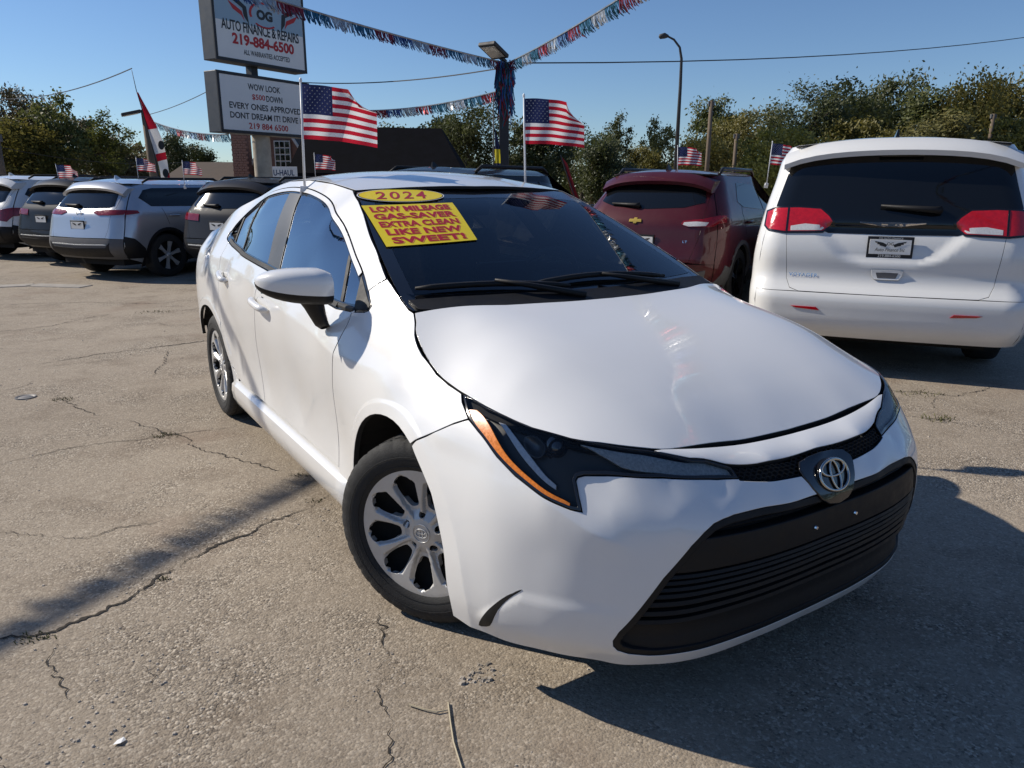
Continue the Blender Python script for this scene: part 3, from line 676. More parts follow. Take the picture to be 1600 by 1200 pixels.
GR = [(0, .447), (.073, .447), (.164, .451), (.28, .454), (.39, .452), (.425, .446), (.455, .437), (.485, .418), (.52, .388), (.588, .308), (.655, .205), (.69, .15), (.701, .118), (.697, .098), (.683, .080), (.648, .066), (.587, .058), (.421, .055), (.256, .054), (.098, .052), (0, .052)]
def front_end(root):
    # bumper cover with its openings
    tail = [(1.245, .003), (1.240, .107), (1.252, .2), (1.258, .30), (1.262, .383), (1.280, .44), (1.293, .481), (1.273, .5), (1.256, .511), (1.222, .532), (1.172, .554), (1.128, .571)]
    half = [(0, 0), (.56, 0), (.9, 0), (1.1, 0), (1.167, -.004)] + tail + HL[-3:-17:-1] + [(.335, .526), (.235, .516), (.112, .511), (.095, .482), (.076, .452)] + GR[2:]
    half = [p for p in half if p[0] > 1e-6 or p[1] < .2]
    ol = half + [(-a, b) for a, b in half[::-1] if a > 1e-6]
    LN = [[(g * (t_ - o), s_) for t_, s_ in BC] for g in (-1, 1) for o in (0, .02)] + [[(g * t_, s_ + o) for t_, s_ in BF] for g in (-1, 1) for o in (-.018, -.010, -.004, .002, .008, .016)]
    bu = patch('front_bumper', ol, bump_f, M_white, root, .011, lines=LN, edge=.010, gap=.0028, depth=.02, ref=None)
    nose = [(0, .644), (.3, .644), (.42, .642), (.49, .636), (.515, .626), (.444, .586), (.35, .569), (.244, .566), (.118, .569), (0, .571)]
    patch('dark_gap_filler', sym([(0, .60), (.45, .60), (.6, .63), (.8, .64), (1.0, .64), (1.15, .64), (1.19, .675), (.8, .685), (.4, .685), (0, .685)]), lambda t, s: front(t, s) - np.array([0, 0, .022]), M_dark, root, .05, gap=0, depth=.01, ref=(0, 0, 1))  # dark sheet added under the hood gap in place of shade
    patch('nose_panel', sym(nose), front_f, M_white, root, .025, gap=.002, depth=.02)
    def inner(dp):
        def g(t, s):
            e = 1e-3; P = front(t, s); n = np.cross(front(t + e, s) - P, front(t, s + e) - P); n /= np.linalg.norm(n, axis=1)[:, None] + 1e-12
            n = np.where(n[:, :1] < 0, -n, n); return P - n * (dp(t, s)[:, None] if callable(dp) else dp)
        return g
    # upper grille: honeycomb strip
    st = sym([(0, .563), (.118, .562), (.244, .559), (.335, .561), (.334, .531), (.235, .519), (.1, .512), (0, .512)])
    up = patch('upper_grille', st, inner(.016), M_dark, root, .03, gap=0, depth=.01)
    mb = MB(); cw, ch = .0215, .0125; rows = 6
    for r_ in range(rows):
        for c_ in range(-17, 18):
            t0 = c_ * cw + (cw / 2 if r_ % 2 else 0); s0 = .513 + r_ * .0098
            if abs(t0) > .325 or not inside(st, np.array([[t0, s0]]))[0]: continue
            q = [(t0 + cw * .47 * math.cos(a), s0 + .0062 * math.sin(a)) for a in np.linspace(0, 2 * math.pi, 7)]
            P = inner(.007)(np.array([p[0] for p in q]), np.array([p[1] for p in q])); mb.tube(P.tolist(), .0019, 4, False)
    mb.build('honeycomb_mesh', M_plas, up)
    # emblem housing
    eh = sym([(0, .553), (.05, .552), (.092, .545), (.108, .525), (.106, .508), (.09, .472), (.066, .437), (.04, .420), (0, .413)])
    hs = patch('emblem_housing', eh, inner(-.004), M_gloss, root, .015, gap=0, depth=.03, rnd=.004)
    c = inner(-.010)(np.array([0.]), np.array([.489]))[0]; e1 = inner(-.010)(np.array([0.]), np.array([.509]))[0]; e0 = inner(-.010)(np.array([0.]), np.array([.469]))[0]
    upv = (e1 - e0) / np.linalg.norm(e1 - e0); nv = np.cross(np.array([0, 1, 0]), upv); nv = nv / np.linalg.norm(nv); nv = nv if nv[0] > 0 else -nv
    upv = upv * .55 + np.array([-.1, 0, .9]) * .45; upv /= np.linalg.norm(upv); nv = np.array([upv[2], 0, -upv[0]])
    fm = lambda u, v: c + u[:, None] * np.array([0, 1, 0]) + v[:, None] * upv - nv * (u ** 2 * 1.0)[:, None] + nv * .004
    emblem(root, fm, .060, .043, .0045, M_embl, hs)
    disc = [(.064 * math.cos(q), .047 * math.sin(q)) for q in np.linspace(0, 2 * math.pi, 49)[:-1]]
    patch('emblem_base', disc, fm, M_gloss, hs, .015, gap=0, off=-.004, depth=.016, ref=(1, 0, 0))
    # lower grille
    g = [p for p in GR]; go = sym(g)
    lg = patch('lower_grille', go, inner(.045), M_dark, root, .04, gap=0, depth=.01)
    fr = patch('grille_frame', densify(go, .02), inner(.004), M_plas, lg, .02, holes=[offset(densify(go, .02), .017)], gap=.0005, depth=.045, rnd=.003)
    def smax(t):  # top and side limits of the opening
        return np.interp(abs(t), [0, .42, .485, .52, .588, .655, .69], [.450, .446, .418, .388, .308, .205, .15])
    def tmax(s): return np.interp(s, [.06, .10, .15, .205, .308, .388, .418, .446], [.66, .69, .685, .65, .583, .515, .48, .42]) - .014
    # plate carrier band with its two screws
    t0 = np.linspace(-.60, .60, 31)
    band = [(-tmax(.398), .398), (tmax(.398), .398), (tmax(.318), .318), (-tmax(.318), .318)]
    pb = patch('plate_carrier', densify(band, .03), inner(.008), M_plas, lg, .03, gap=0, depth=.03, rnd=.005)
    for y in (-.089, .089):
        p = inner(.006)(np.array([y]), np.array([.357]))[0]; mb = MB(); mb.lathe([(0, .005), (.0045, .005), (.006, .0), (.006, -.004)], 10, 'x', p); mb.build('screw', M_chr, pb)
    for s_, hgt, dp in ((.425, .006, .02), (.303, .006, .010), (.286, .006, .012), (.268, .006, .012), (.248, .007, .014), (.224, .008, .016), (.196, .008, .018), (.168, .008, .020)):
        tm = float(tmax(s_)); ts = np.linspace(-tm, tm, 37); f = []
        v = np.stack([inner(dd)(ts, ts * 0 + s_ + ds) for ds, dd in ((-hgt, dp + .002), (-hgt * .2, dp - .004), (hgt, dp), (hgt, dp + .028), (-hgt, dp + .028))], 1).reshape(-1, 3)
        for k in range(36):
            for j in range(5): f.append((k * 5 + j, k * 5 + (j + 1) % 5, (k + 1) * 5 + (j + 1) % 5, (k + 1) * 5 + j))
        bm = bmesh.new(); vv = [bm.verts.new(p) for p in v]; [bm.faces.new([vv[i] for i in q]) for q in f]; from_bm('slat', bm, M_plas, lg, auto=50)
    # chin: black lower tray
    ch = sym([(0, .058), (.3, .060), (.587, .064), (.66, .073), (.684, .092), (.686, .118), (.66, .140), (.5, .142), (.3, .140), (0, .138)])
    patch('chin_tray', densify(ch, .03), inner(lambda t, s: .003 + np.clip((s - .06) / .075, 0, 1) * .036), M_plas, lg, .03, gap=0, depth=.02, rnd=.004)
    # corner vents
    for sg in (-1, 1):
        ve = smooth_line([(.951, .223), (.991, .191), (1.035, .145), (1.071, .101), (1.118, .03), (1.06, .062), (1.019, .139), (.985, .187)], 3, True)
        patch('corner_vent', [(sg * a, b) for a, b in ve], bump_f, M_plas, bu, .02, gap=0, off=.0015, depth=.012)
BC = [(1.165, -.01), (1.165, 0), (1.153, .112), (1.181, .248), (1.205, .36), (1.228, .435), (1.262, .49), (1.29, .52)]
BF = [(1.06, .51), (.938, .479), (.865, .452), (.798, .421), (.734, .398), (.665, .382), (.60, .372)]
def bump_f(t, s):
    P = front(t, s); e = 1e-3; n = np.cross(front(t + e, s) - P, front(t, s + e) - P); n /= np.linalg.norm(n, axis=1)[:, None] + 1e-12
    c = P - np.array([.1, 0, .4]); n = np.where((n * c).sum(1)[:, None] < 0, -n, n); a = np.abs(t)
    sm = lambda x: np.clip(x, 0, 1) ** 2 * (3 - 2 * np.clip(x, 0, 1))
    d = 0 * a
    # wheel-arch lip: the corner turns away from the flat strip beside the arch
    tc = np.interp(s, [p[1] for p in BC], [p[0] for p in BC]); u = tc - a; u = np.where(u > 0, u, 0); w = u * u / (u + .012)
    d = d - (.20 * w * np.exp(-u / .10)) * sm((.53 - s) / .05)
    # fold running inwards from under the lamp: hollow below it
    sf = np.interp(a, [p[0] for p in BF][::-1], [p[1] for p in BF][::-1]); k = sm((a - .64) / .14) * sm((1.06 - a) / .16)
    x = s - sf; d = d + k * .015 * np.exp(-np.sqrt(x * x + .005 ** 2) / np.where(x > 0, .035, .07)) - k * .008
    # lower shelf ahead of the vent
    sl = np.interp(a, [.60, .70, .95, 1.12], [.20, .215, .205, .07]); k2 = sm((a - .60) / .25) * sm((1.14 - a) / .08); d = d + .005 * k2 * sm((sl - s) / .04 + .5) * sm(s / .10)
    return P + n * d[:, None]

def rear_end(root):
    xr = lambda z: np.interp(z, [.18, .30, .5, .7, .85, 1.0, 1.08], [-3.60, -3.66, -3.69, -3.68, -3.65, -3.62, -3.60])
    def F(y, z): w = np.interp(z, [.2, .6, 1.08], [.80, .81, .74]); k = np.abs(y) / w; return np.stack([xr(z) + .27 * np.clip(k, 0, 1.05) ** 5 + .03 * k ** 2, y, z], -1)
    patch('rear_bumper', [(-.77, .2), (.77, .2), (.79, .45), (.78, .62), (.5, .60), (-.5, .60), (-.78, .62), (-.79, .45)], F, M_white, root, .05, ref=(-1, 0, 0))
    patch('trunk_lid', [(-.60, .605), (.60, .605), (.66, .80), (.66, .96), (.62, 1.075), (-.62, 1.075), (-.66, .96), (-.66, .80)], F, M_white, root, .05, ref=(-1, 0, 0))
    for s in (-1, 1): patch('tail_lamp', [(s * .665, .81), (s * .77, .85), (s * .76, .96), (s * .665, .955)], F, M_redl, root, .03, ref=(-1, 0, 0))
    for s in (-1, 1): patch('rear_panel', [(s * .665, .62), (s * .78, .625), (s * .77, .845), (s * .665, .805)], F, M_white, root, .04, ref=(-1, 0, 0))
    D = lambda x, y: np.stack([x, y, np.interp(x, [-3.6, -3.5, -3.2, -3.1], [1.085, 1.10, 1.12, 1.125]) - .03 * (y / .66) ** 2], -1)
    patch('trunk_deck', [(-3.595, -.62), (-3.595, .62), (-3.3, .70), (-3.08, .66), (-3.05, 0), (-3.08, -.66), (-3.3, -.70)], D, M_white, root, .06, ref=(0, 0, 1))
    G_ = lambda x, y: np.stack([x, y, np.interp(x, [-3.12, -2.85, -2.6], [1.12, 1.25, 1.365]) - .05 * (y / .6) ** 2], -1)
    patch('rear_window', [(-3.08, -.62), (-3.08, .62), (-2.65, .50), (-2.64, 0), (-2.65, -.50)], G_, M_tint, root, .06, ref=(-1, 0, 1))

def rbox(mb, c, d, rot=None): mb.box(c, d, rot); return mb
def cabin(root):
    MB().box((-.52, 0, .90), (.55, 1.36, .16)).box((-.30, 0, .96), (.30, 1.30, .05)).box((-.72, 0, .78), (.2, 1.36, .30)).build('dashboard', M_dash, root, bevel=.03)
    MB().box((-.80, 0, 1.00), (.03, .26, .15)).build('centre_screen', M_gloss, root, bevel=.008)
    for y in (-.36, .36):
        s = bpy.data.objects.new('seat', None); COL.objects.link(s); s.parent = root; s.location = (0, 0, 0)
        MB().box((-1.45, y, .58), (.52, .52, .16)).build('seat_cushion', M_cloth, s, bevel=.05)
        MB().box((-1.78, y, .86), (.14, .50, .60), Matrix.Rotation(R(-18), 3, 'Y')).build('seat_back', M_cloth, s, bevel=.05)
        MB().box((-1.92, y, 1.22), (.09, .26, .17), Matrix.Rotation(R(-10), 3, 'Y')).build('headrest', M_cloth, s, bevel=.04)
    MB().box((-2.45, 0, .60), (.50, 1.2, .16)).box((-2.78, 0, .88), (.16, 1.2, .56), Matrix.Rotation(R(-22), 3, 'Y')).build('rear_seat', M_cloth, root, bevel=.05)
    sw = MB(); c = Vector((-.98, .36, .93)); ax = Vector((-1, 0, .42)).normalized(); a = Vector((0, 1, 0)); b = ax.cross(a)
    sw.tube([c + .185 * (math.cos(t) * a + math.sin(t) * b) for t in np.linspace(0, 2 * math.pi, 33)], .015, 8, False); sw.box(c, (.05, .17, .12)); sw.box(c, (.03, .36, .035)); sw.tube([c, c - ax * .3], .03, 8)
    sw.build('steering_wheel', M_dash, root, True)
    MB().box((-1.5, 0, .42), (2.7, 1.45, .06)).build('cabin_floor', M_dash, root)
    v = []; f = []
    xs = np.linspace(-1.12, -2.6, 12); ys = np.linspace(-.55, .55, 9)
    for x in xs:
        for y in ys: v.append((x, y, float(roof(np.array([x]), np.array([y]))[0]) - .045))
    for i in range(11):
        for j in range(8): f.append((i * 9 + j, i * 9 + j + 1, (i + 1) * 9 + j + 1, (i + 1) * 9 + j))
    mesh('headliner', v, f, M_liner, root, True)
    for sg in (-1, 1):
        mb = MB(); P = [(x + .0, sg * (y - .05), z - .07) for x, y, z in WE[1:]]; mb.tube(P, .026, 8).build('pillar_trim', M_dash, root, True)
        MB().box((-1.5, sg * .80, .72), (2.0, .04, .5)).build('door_card', M_dash, root, bevel=.01)

STK = ((.591, 1.312), (.199, 1.322), (.265, 1.186), (.63, 1.169))
def stickers(root):
    def quad(q, u, v):  # u 0..1 left to right, v 0..1 bottom to top, as seen from the front
        q = np.array(q); a = q[3] * (1 - u)[:, None] + q[2] * u[:, None]; b = q[0] * (1 - u)[:, None] + q[1] * u[:, None]; return a * (1 - v)[:, None] + b * v[:, None]
    q = [(-a, b) for a, b in STK]
    fm = lambda u, v: (lambda p: wind_f(p[:, 0], p[:, 1]))(quad(q, u, v))
    g = [(u, v) for u in np.linspace(0, 1, 9) for v in np.linspace(0, 1, 7)]; f = [(i * 7 + j, i * 7 + j + 1, (i + 1) * 7 + j + 1, (i + 1) * 7 + j) for i in range(8) for j in range(6)]
    rf = (1, 0, .6)
    sh = decal('windshield_sticker', g, f, fm, M_yel, root, off=.002, ref=rf); sh['label'] = 'yellow vinyl slogan sheet on the windshield'
    rows = [('LOW MILEAGE', .815, .140, .86), ('GAS-SAVER', .625, .145, .88), ('EXTRA CLEAN', .435, .140, .86), ('LIKE NEW', .245, .140, .82), ('SWEET!', .05, .145, .80)]
    for s, v0, h, w in rows:
        for dx, dv, m, o in ((.012, -.010, M_orng, .0026), (0, 0, M_redv, .0032)):
            tv, tf = text2d(s, 1, .036, 0, 1.02, w, h); tv = tv + np.array([.49 + dx, v0 + dv]); decal('lettering', tv, tf, fm, m, sh, off=o, ref=rf)
    qo = [(-a, b) for a, b in ((.565, 1.374), (.185, 1.379), (.20, 1.328), (.572, 1.323))]
    fo = lambda u, v: (lambda p: wind_f(p[:, 0], p[:, 1]))(quad(qo, u, v))
    def ov(k): return [(.5, .5)] + [(.5 + .5 * k * math.cos(t), .5 + .5 * (k if k > .99 else k - .02) * math.sin(t)) for t in np.linspace(0, 2 * math.pi, 49)[:-1]]
    tri = [(0, 1 + i, 1 + (i + 1) % 48) for i in range(48)]
    so = decal('year_sticker', ov(1.0), tri, fo, M_whv, root, off=.002, ref=rf); so['label'] = 'yellow oval sticker with the model year'
    decal('oval_edge', ov(.975), tri, fo, M_ink, so, off=.0025, ref=rf); decal('oval_field', ov(.955), tri, fo, M_yel, so, off=.003, ref=rf)
    tv, tf = text2d('2024', 1, .012, .35, 1.25, .62, .56); decal('lettering', tv + np.array([.48, .22]), tf, fo, M_redv, so, off=.0036, ref=rf)
class Body:
    """rounded-box vehicle body; x forward from the rear bumper, y left, z up"""
    def __init__(s,L,prof,rho=.28,rhof=.5,bow=.05,front=None):
        # prof: rows (z, rear x, half width)
        P=np.array(prof,float); s.L=L; s.rho=rho; s.rhof=rhof; s.bow=bow; s.zr=P[:,0]; s.top=P[-1,0]; s.bot=P[0,0]
        s._r=spl(P[:,0],P[:,1]); s._w=spl(P[:,0],P[:,2]); F=np.array(front if front else [(P[0,0],L-.1),(.5,L),(.75,L-.12),(.95,L-.45),(1.05,L-1.15),(P[-1,0],L-2.0)],float); s._f=spl(F[:,0],F[:,1])
    def w(s,z): return s._w(z)
    def r(s,z): return s._r(z)
    def rear(s,y,z):
        w=s.w(z); q=s.rho; t=np.clip((np.abs(y)-(w-q))/q,0,.999); return s.r(z)+q*(1-np.sqrt(1-t*t))+s.bow*(y/w)**2
    def side(s,x,z):
        w=s.w(z); q=s.rho; r=s.r(z)+s.bow; f=s._f(z); qf=s.rhof
        t=np.clip((r+q-x)/q,0,.999); u=np.clip((x-(f-qf))/qf,0,.97)
        return w-q*(1-np.sqrt(1-t*t))-qf*.55*(1-np.sqrt(1-u*u))
# ------------------------------------------------------------------ the lot
def gz(x, y):
    k = np.clip((-np.asarray(x) - 1.0) / 4.5, 0, 1) * np.clip((np.asarray(y) - 4.5) / 5, 0, 1); return -.10 * k * k * (3 - 2 * k)
def ground_material():
    m, n, l, b = new_mat('weathered_concrete_with_aggregate'); b.inputs['Roughness'].default_value = .9; b.inputs['Specular IOR Level'].default_value = .3
    tc = n.new('ShaderNodeTexCoord'); O = tc.outputs['Object']
    def noise(sc, det=5, ro=.6):
        q = n.new('ShaderNodeTexNoise'); q.inputs['Scale'].default_value = sc; q.inputs['Detail'].default_value = det; q.inputs['Roughness'].default_value = ro; l.new(O, q.inputs['Vector']); return q.outputs[0]
    def ramp(src, a, c):
        q = n.new('ShaderNodeMapRange'); q.inputs[1].default_value = a; q.inputs[2].default_value = c; l.new(src, q.inputs[0]); return q.outputs[0]
    def mix(fac, a, c, mode='MIX'):
        q = n.new('ShaderNodeMix'); q.data_type = 'RGBA'; q.blend_type = mode
        if isinstance(fac, float): q.inputs[0].default_value = fac
        else: l.new(fac, q.inputs[0])
        for i, s in ((6, a), (7, c)):
            if isinstance(s, tuple): q.inputs[i].default_value = (*s, 1)
            else: l.new(s, q.inputs[i])
        return q.outputs[2]
    def math_(op, a, c):
        q = n.new('ShaderNodeMath'); q.operation = op
        for i, s in ((0, a), (1, c)):
            if isinstance(s, float): q.inputs[i].default_value = s
            else: l.new(s, q.inputs[i])
        return q.outputs[0]
    c = mix(ramp(noise(.35, 4), .35, .68), (.285, .236, .180), (.365, .307, .237))
    c = mix(ramp(noise(2.1, 6, .65), .50, .74), c, (.20, .158, .115))
    c = mix(ramp(noise(7.0, 5, .7), .56, .75), c, (.40, .34, .265))
    v = n.new('ShaderNodeTexVoronoi'); v.inputs['Scale'].default_value = 130; l.new(O, v.inputs['Vector'])
    hs = n.new('ShaderNodeSeparateColor'); l.new(v.outputs['Color'], hs.inputs[0])
    peb = ramp(noise(1.3, 5, .7), .48, .62)                      # where the cement has worn off the stones
    c = mix(math_('MULTIPLY', ramp(hs.outputs[0], .62, .95), math_('ADD', math_('MULTIPLY', peb, .5), .30)), c, (.66, .58, .47))
    c = mix(math_('MULTIPLY', ramp(hs.outputs[1], .70, .98), math_('ADD', math_('MULTIPLY', peb, .45), .32)), c, (.055, .045, .038))
    c = mix(math_('MULTIPLY', ramp(noise(230., 3), .50, .70), .50), c, (.10, .078, .056))
    c = mix(math_('MULTIPLY', ramp(noise(.9, 4, .6), .58, .74), .55), c, (.19, .125, .085))   # rust and oil stains
    l.new(c, b.inputs['Base Color'])
    b1 = n.new('ShaderNodeBump'); b1.inputs['Strength'].default_value = .8; b1.inputs['Distance'].default_value = .006
    hgt = math_('ADD', math_('MULTIPLY', v.outputs['Distance'], -.9), math_('MULTIPLY', noise(420., 3), .5)); hgt = math_('MULTIPLY', hgt, math_('ADD', math_('MULTIPLY', peb, .8), .35)); l.new(hgt, b1.inputs['Height'])
    b2 = n.new('ShaderNodeBump'); b2.inputs['Strength'].default_value = .28; b2.inputs['Distance'].default_value = .02
    l.new(math_('ADD', noise(18., 6, .65), math_('MULTIPLY', noise(3., 4), 1.2)), b2.inputs['Height']); l.new(b1.outputs[0], b2.inputs['Normal']); l.new(b2.outputs[0], b.inputs['Normal'])
    return m
gx = np.unique(np.concatenate([np.linspace(-14, 14, 57), np.sign(np.linspace(-1, 1, 31)) * 14 * np.exp(np.abs(np.linspace(-1, 1, 31)) * 4.5)])); gy = np.unique(np.concatenate([np.linspace(-6, 26, 65), [-400, -100, -30, -12, 30, 36, 45, 60, 90, 150, 300, 700, 1200]]))
GX, GY = np.meshgrid(gx, gy); v = np.stack([GX.ravel(), GY.ravel(), gz(GX, GY).ravel()], -1); nx = len(gx)
f = [(j * nx + i, j * nx + i + 1, (j + 1) * nx + i + 1, (j + 1) * nx + i) for j in range(len(gy) - 1) for i in range(nx - 1)]
ground = struct(mesh('ground', v, f, ground_material(), None, True))
M_crack = mat('dirt_filled_crack', (.030, .024, .018), 1.0, var=.4, vscale=60)
def crack(pts, w=.012, seed=0):
    r = random.Random(seed); P = []; D = 0.0
    for a, b in zip(pts[:-1], pts[1:]):
        n = max(2, int(math.hypot(b[0] - a[0], b[1] - a[1]) / .011))
        for k in range(n): t = k / n; P.append((a[0] + (b[0] - a[0]) * t, a[1] + (b[1] - a[1]) * t))
    P.append(pts[-1]); v = []; f = []; slow = 0.0; mid = 0.0; wide = .5
    for i, p in enumerate(P):
        slow = slow * .94 + r.gauss(0, .0060); mid = mid * .55 + r.gauss(0, .0036); wide = min(1.5, max(.08, wide + r.gauss(0, .16)))
        q = P[min(i + 1, len(P) - 1)]; o = P[max(i - 1, 0)]; t = Vector((q[0] - o[0], q[1] - o[1])).normalized(); nn = Vector((-t.y, t.x)); e = min(1, min(i, len(P) - 1 - i) / 10 + .1)
        chip = r.uniform(1.6, 3.2) if r.random() < .05 else 1
        c = Vector(p) + nn * (slow + mid)
        for s, ww in ((1, .55 * w * e * wide * r.uniform(.5, 1) * chip), (-1, .55 * w * e * wide * r.uniform(.5, 1))): k = c + nn * s * ww / 2; v.append((k.x, k.y, float(gz(k.x, k.y)) + .003))
    for i in range(len(P) - 1): f.append((2 * i, 2 * i + 1, 2 * i + 3, 2 * i + 2))
    return mesh('crack', v, f, M_crack, ground)
CR = [([(-2.6, 1.9), (-1.61, 2.06), (-1.45, 2.1), (-1.36, 2.26), (-1.28, 2.41), (-1.2, 2.6), (-1.12, 2.79), (-1.03, 2.9), (-.94, 3.05), (-.87, 3.22), (-.5, 3.6)], .020), ([(-3.6, 3.2), (-2.64, 3.6), (-2.4, 3.83), (-2.07, 4.02), (-1.6, 4.27), (-1.2, 4.4)], .009),
      ([(-5.2, 5.0), (-4.0, 5.64), (-3.7, 5.98), (-3.44, 6.26), (-3.15, 6.53), (-2.87, 6.76), (-2.3, 7.1)], .030), ([(-3.4, 5.1), (-3.05, 4.82), (-2.59, 4.44), (-2.35, 4.34), (-1.92, 4.02), (-1.64, 3.81), (-1.43, 3.67), (-1.07, 3.44)], .010),
      ([(-.43, 2.25), (-.43, 2.18), (-.40, 2.15), (-.42, 2.03), (-.38, 1.89), (-.33, 1.73), (-.32, 1.55), (-.34, 1.2)], .013), ([(-1.45, 2.05), (-1.35, 1.92), (-1.27, 1.83), (-1.28, 1.75)], .008), ([(2.4, 5.15), (2.7, 5.09), (2.87, 5.04), (3.05, 4.96), (3.29, 5.09), (3.53, 5.2), (3.79, 5.33), (4.6, 5.5)], .012),
      ([(2.3, 4.62), (2.46, 4.53), (2.62, 4.44), (2.7, 4.38), (2.8, 4.28), (2.96, 4.12), (3.4, 3.8)], .014), ([(2.68, 4.42), (2.8, 4.71), (2.94, 4.95)], .012), ([(-6.2, 6.9), (-5.18, 7.42), (-4.85, 7.76), (-4.78, 8.34), (-4.58, 8.81), (-4.14, 8.68), (-3.77, 8.93), (-2.9, 9.2)], .022),
      ([(-2.9, 2.6), (-2.2, 2.85), (-1.75, 2.78), (-1.5, 2.95)], .010), ([(-5.4, 6.3), (-4.6, 6.5), (-3.9, 6.35)], .012), ([(-2.4, 7.6), (-3.1, 7.5), (-3.8, 7.8)], .012), ([(-.95, 1.35), (-.75, 1.5), (-.62, 1.48), (-.45, 1.58)], .008), ([(-1.6, 1.6), (-1.35, 1.62), (-1.2, 1.52)], .009),
      ([(-3.56, 4.99), (-3.46, 5.12), (-3.46, 5.26)], .010), ([(-3.75, 5.68), (-3.52, 5.87), (-3.3, 5.98)], .012), ([(-2.68, 5.38), (-2.8, 5.9), (-3.01, 6.39)], .010), ([(-6.6, 9.4), (-5.6, 9.7), (-4.6, 9.5), (-3.6, 9.9)], .02), ([(.9, 1.45), (1.25, 1.5), (1.5, 1.75), (2.0, 1.9)], .006), ([(-1.13, 1.95), (-1.02, 1.86), (-1.06, 1.76), (-.98, 1.70)], .008), ([(-.86, 1.98), (-.78, 1.90), (-.80, 1.82)], .006)]
for i, (p, w_) in enumerate(CR): crack(p, w_, i + 3)
# weeds in the cracks and loose gravel
def blades(name, spots, m):
    v = []; f = []; r = random.Random(5)
    for (x, y, rad, n, h) in spots:
        for _ in range(n):
            a = r.uniform(0, 6.28); q = rad * r.random() ** .7; px, py = x + q * math.cos(a) * 1.6, y + q * math.sin(a); hh = h * r.uniform(.4, 1); ta = r.uniform(0, 6.28); w = .0025; dx, dy = math.cos(ta), math.sin(ta); k = len(v); z = float(gz(px, py)); le = r.uniform(.2, 1.1) * hh
            v += [(px - w * dy, py + w * dx, z), (px + w * dy, py - w * dx, z), (px + dx * le * .4 + w * .6 * dy, py + dy * le * .4 - w * .6 * dx, z + hh * .7), (px + dx * le, py + dy * le, z + hh)]; f += [(k, k + 1, k + 2), (k, k + 2, k + 3)]
    o = mesh(name, v, f, m); o['kind'] = 'stuff'; return o
M_weed = mat('dry_weed', (.10, .10, .035), .9, var=.4, vscale=15)
blades('crack_weeds', [(-1.53, 2.08, .035, 40, .012), (-1.47, 2.08, .02, 20, .010), (-4.2, 8.7, .14, 50, .03), (-1.05, 3.46, .03, 20, .012), (2.85, 5.0, .10, 60, .025), (2.66, 4.42, .07, 60, .03), (-.9, 3.15, .03, 20, .012), (-1.98, 4.05, .05, 40, .02), (-3.0, 4.78, .05, 40, .02), (-1.27, 2.45, .02, 20, .012)], M_weed)
M_peb = mat('loose_gravel', (.42, .37, .31), .9, var=.5, vscale=9)
v = []; f = []; r = random.Random(9)
def stone(x, y, s):
    k = len(v); z = float(gz(x, y)); a0 = r.uniform(0, 6); hs = s * r.uniform(.35, .7)
    for i in range(5): a = a0 + i * 1.2566; q = s * r.uniform(.7, 1.2); v.append((x + q * math.cos(a), y + q * math.sin(a), z - .001))
    for i in range(5): a = a0 + i * 1.2566 + .3; q = s * r.uniform(.4, .75); v.append((x + q * math.cos(a), y + q * math.sin(a), z + hs))
    for i in range(5): j = (i + 1) % 5; f.append((k + i, k + j, k + 5 + j, k + 5 + i))
    f.append(tuple(k + 5 + i for i in range(5)))
for cx, cy, rad, n, smax in ((-1.08, 1.68, .22, 200, .008), (-1.0, 1.95, .16, 70, .006), (-.42, 1.95, .10, 90, .006), (-.72, 1.95, .14, 50, .005), (-.10, 1.90, .05, 60, .012), (-1.3, 2.3, .3, 120, .006), (0, 1.7, .8, 180, .005), (-2, 3, 1.6, 260, .007), (-3.2, 5.6, 1.6, 200, .010), (2.9, 4.6, .8, 120, .008), (-.85, 3.0, .2, 80, .008)):
    for _ in range(n): stone(cx + r.gauss(0, rad) * .7, cy + r.gauss(0, rad) * .7, smax * (.25 + .75 * r.random() ** 3))
gr = mesh('gravel', v, f, M_peb); gr['kind'] = 'stuff'
M_straw = mat('straw', (.42, .36, .25), .8)
def stalk(pts, label):
    o = MB().tube([(x, y, .006) for x, y in pts], [.0028] * (len(pts) - 1) + [.0015], 5).build('dry_stalk', M_straw); tag(o, label, 'stalk', 'dry stalks on the ground'); return o
stalk([(-.28, 1.765), (-.235, 1.745), (-.20, 1.735), (-.165, 1.745)], 'short pale dry stalk lying across the long one'); stalk([(-.172, 1.775), (-.160, 1.70), (-.145, 1.62), (-.115, 1.52), (-.11, 1.40)], 'long pale dry stalk on the pavement at the bottom edge')
o = mesh('paper_scrap', [(-1.02, 1.610, .004), (-1.0, 1.612, .008), (-.995, 1.628, .004), (-1.004, 1.636, .007), (-1.017, 1.626, .005)], [(0, 1, 2, 3, 4)], M_whv); tag(o, 'small white paper scrap on the pavement at lower left', 'scrap')
vc = MB(); vc.lathe([(0, .004), (.038, .004), (.046, .001), (.055, .007), (.063, .007), (.066, -.002)], 28, 'z', (-3.28, 4.84, float(gz(-3.28, 4.84)))); tag(vc.build('valve_cover', mat('worn_iron', (.20, .19, .18), .6, .5, var=.3), None, auto=40), 'small round iron valve cover set in the pavement', 'cover')
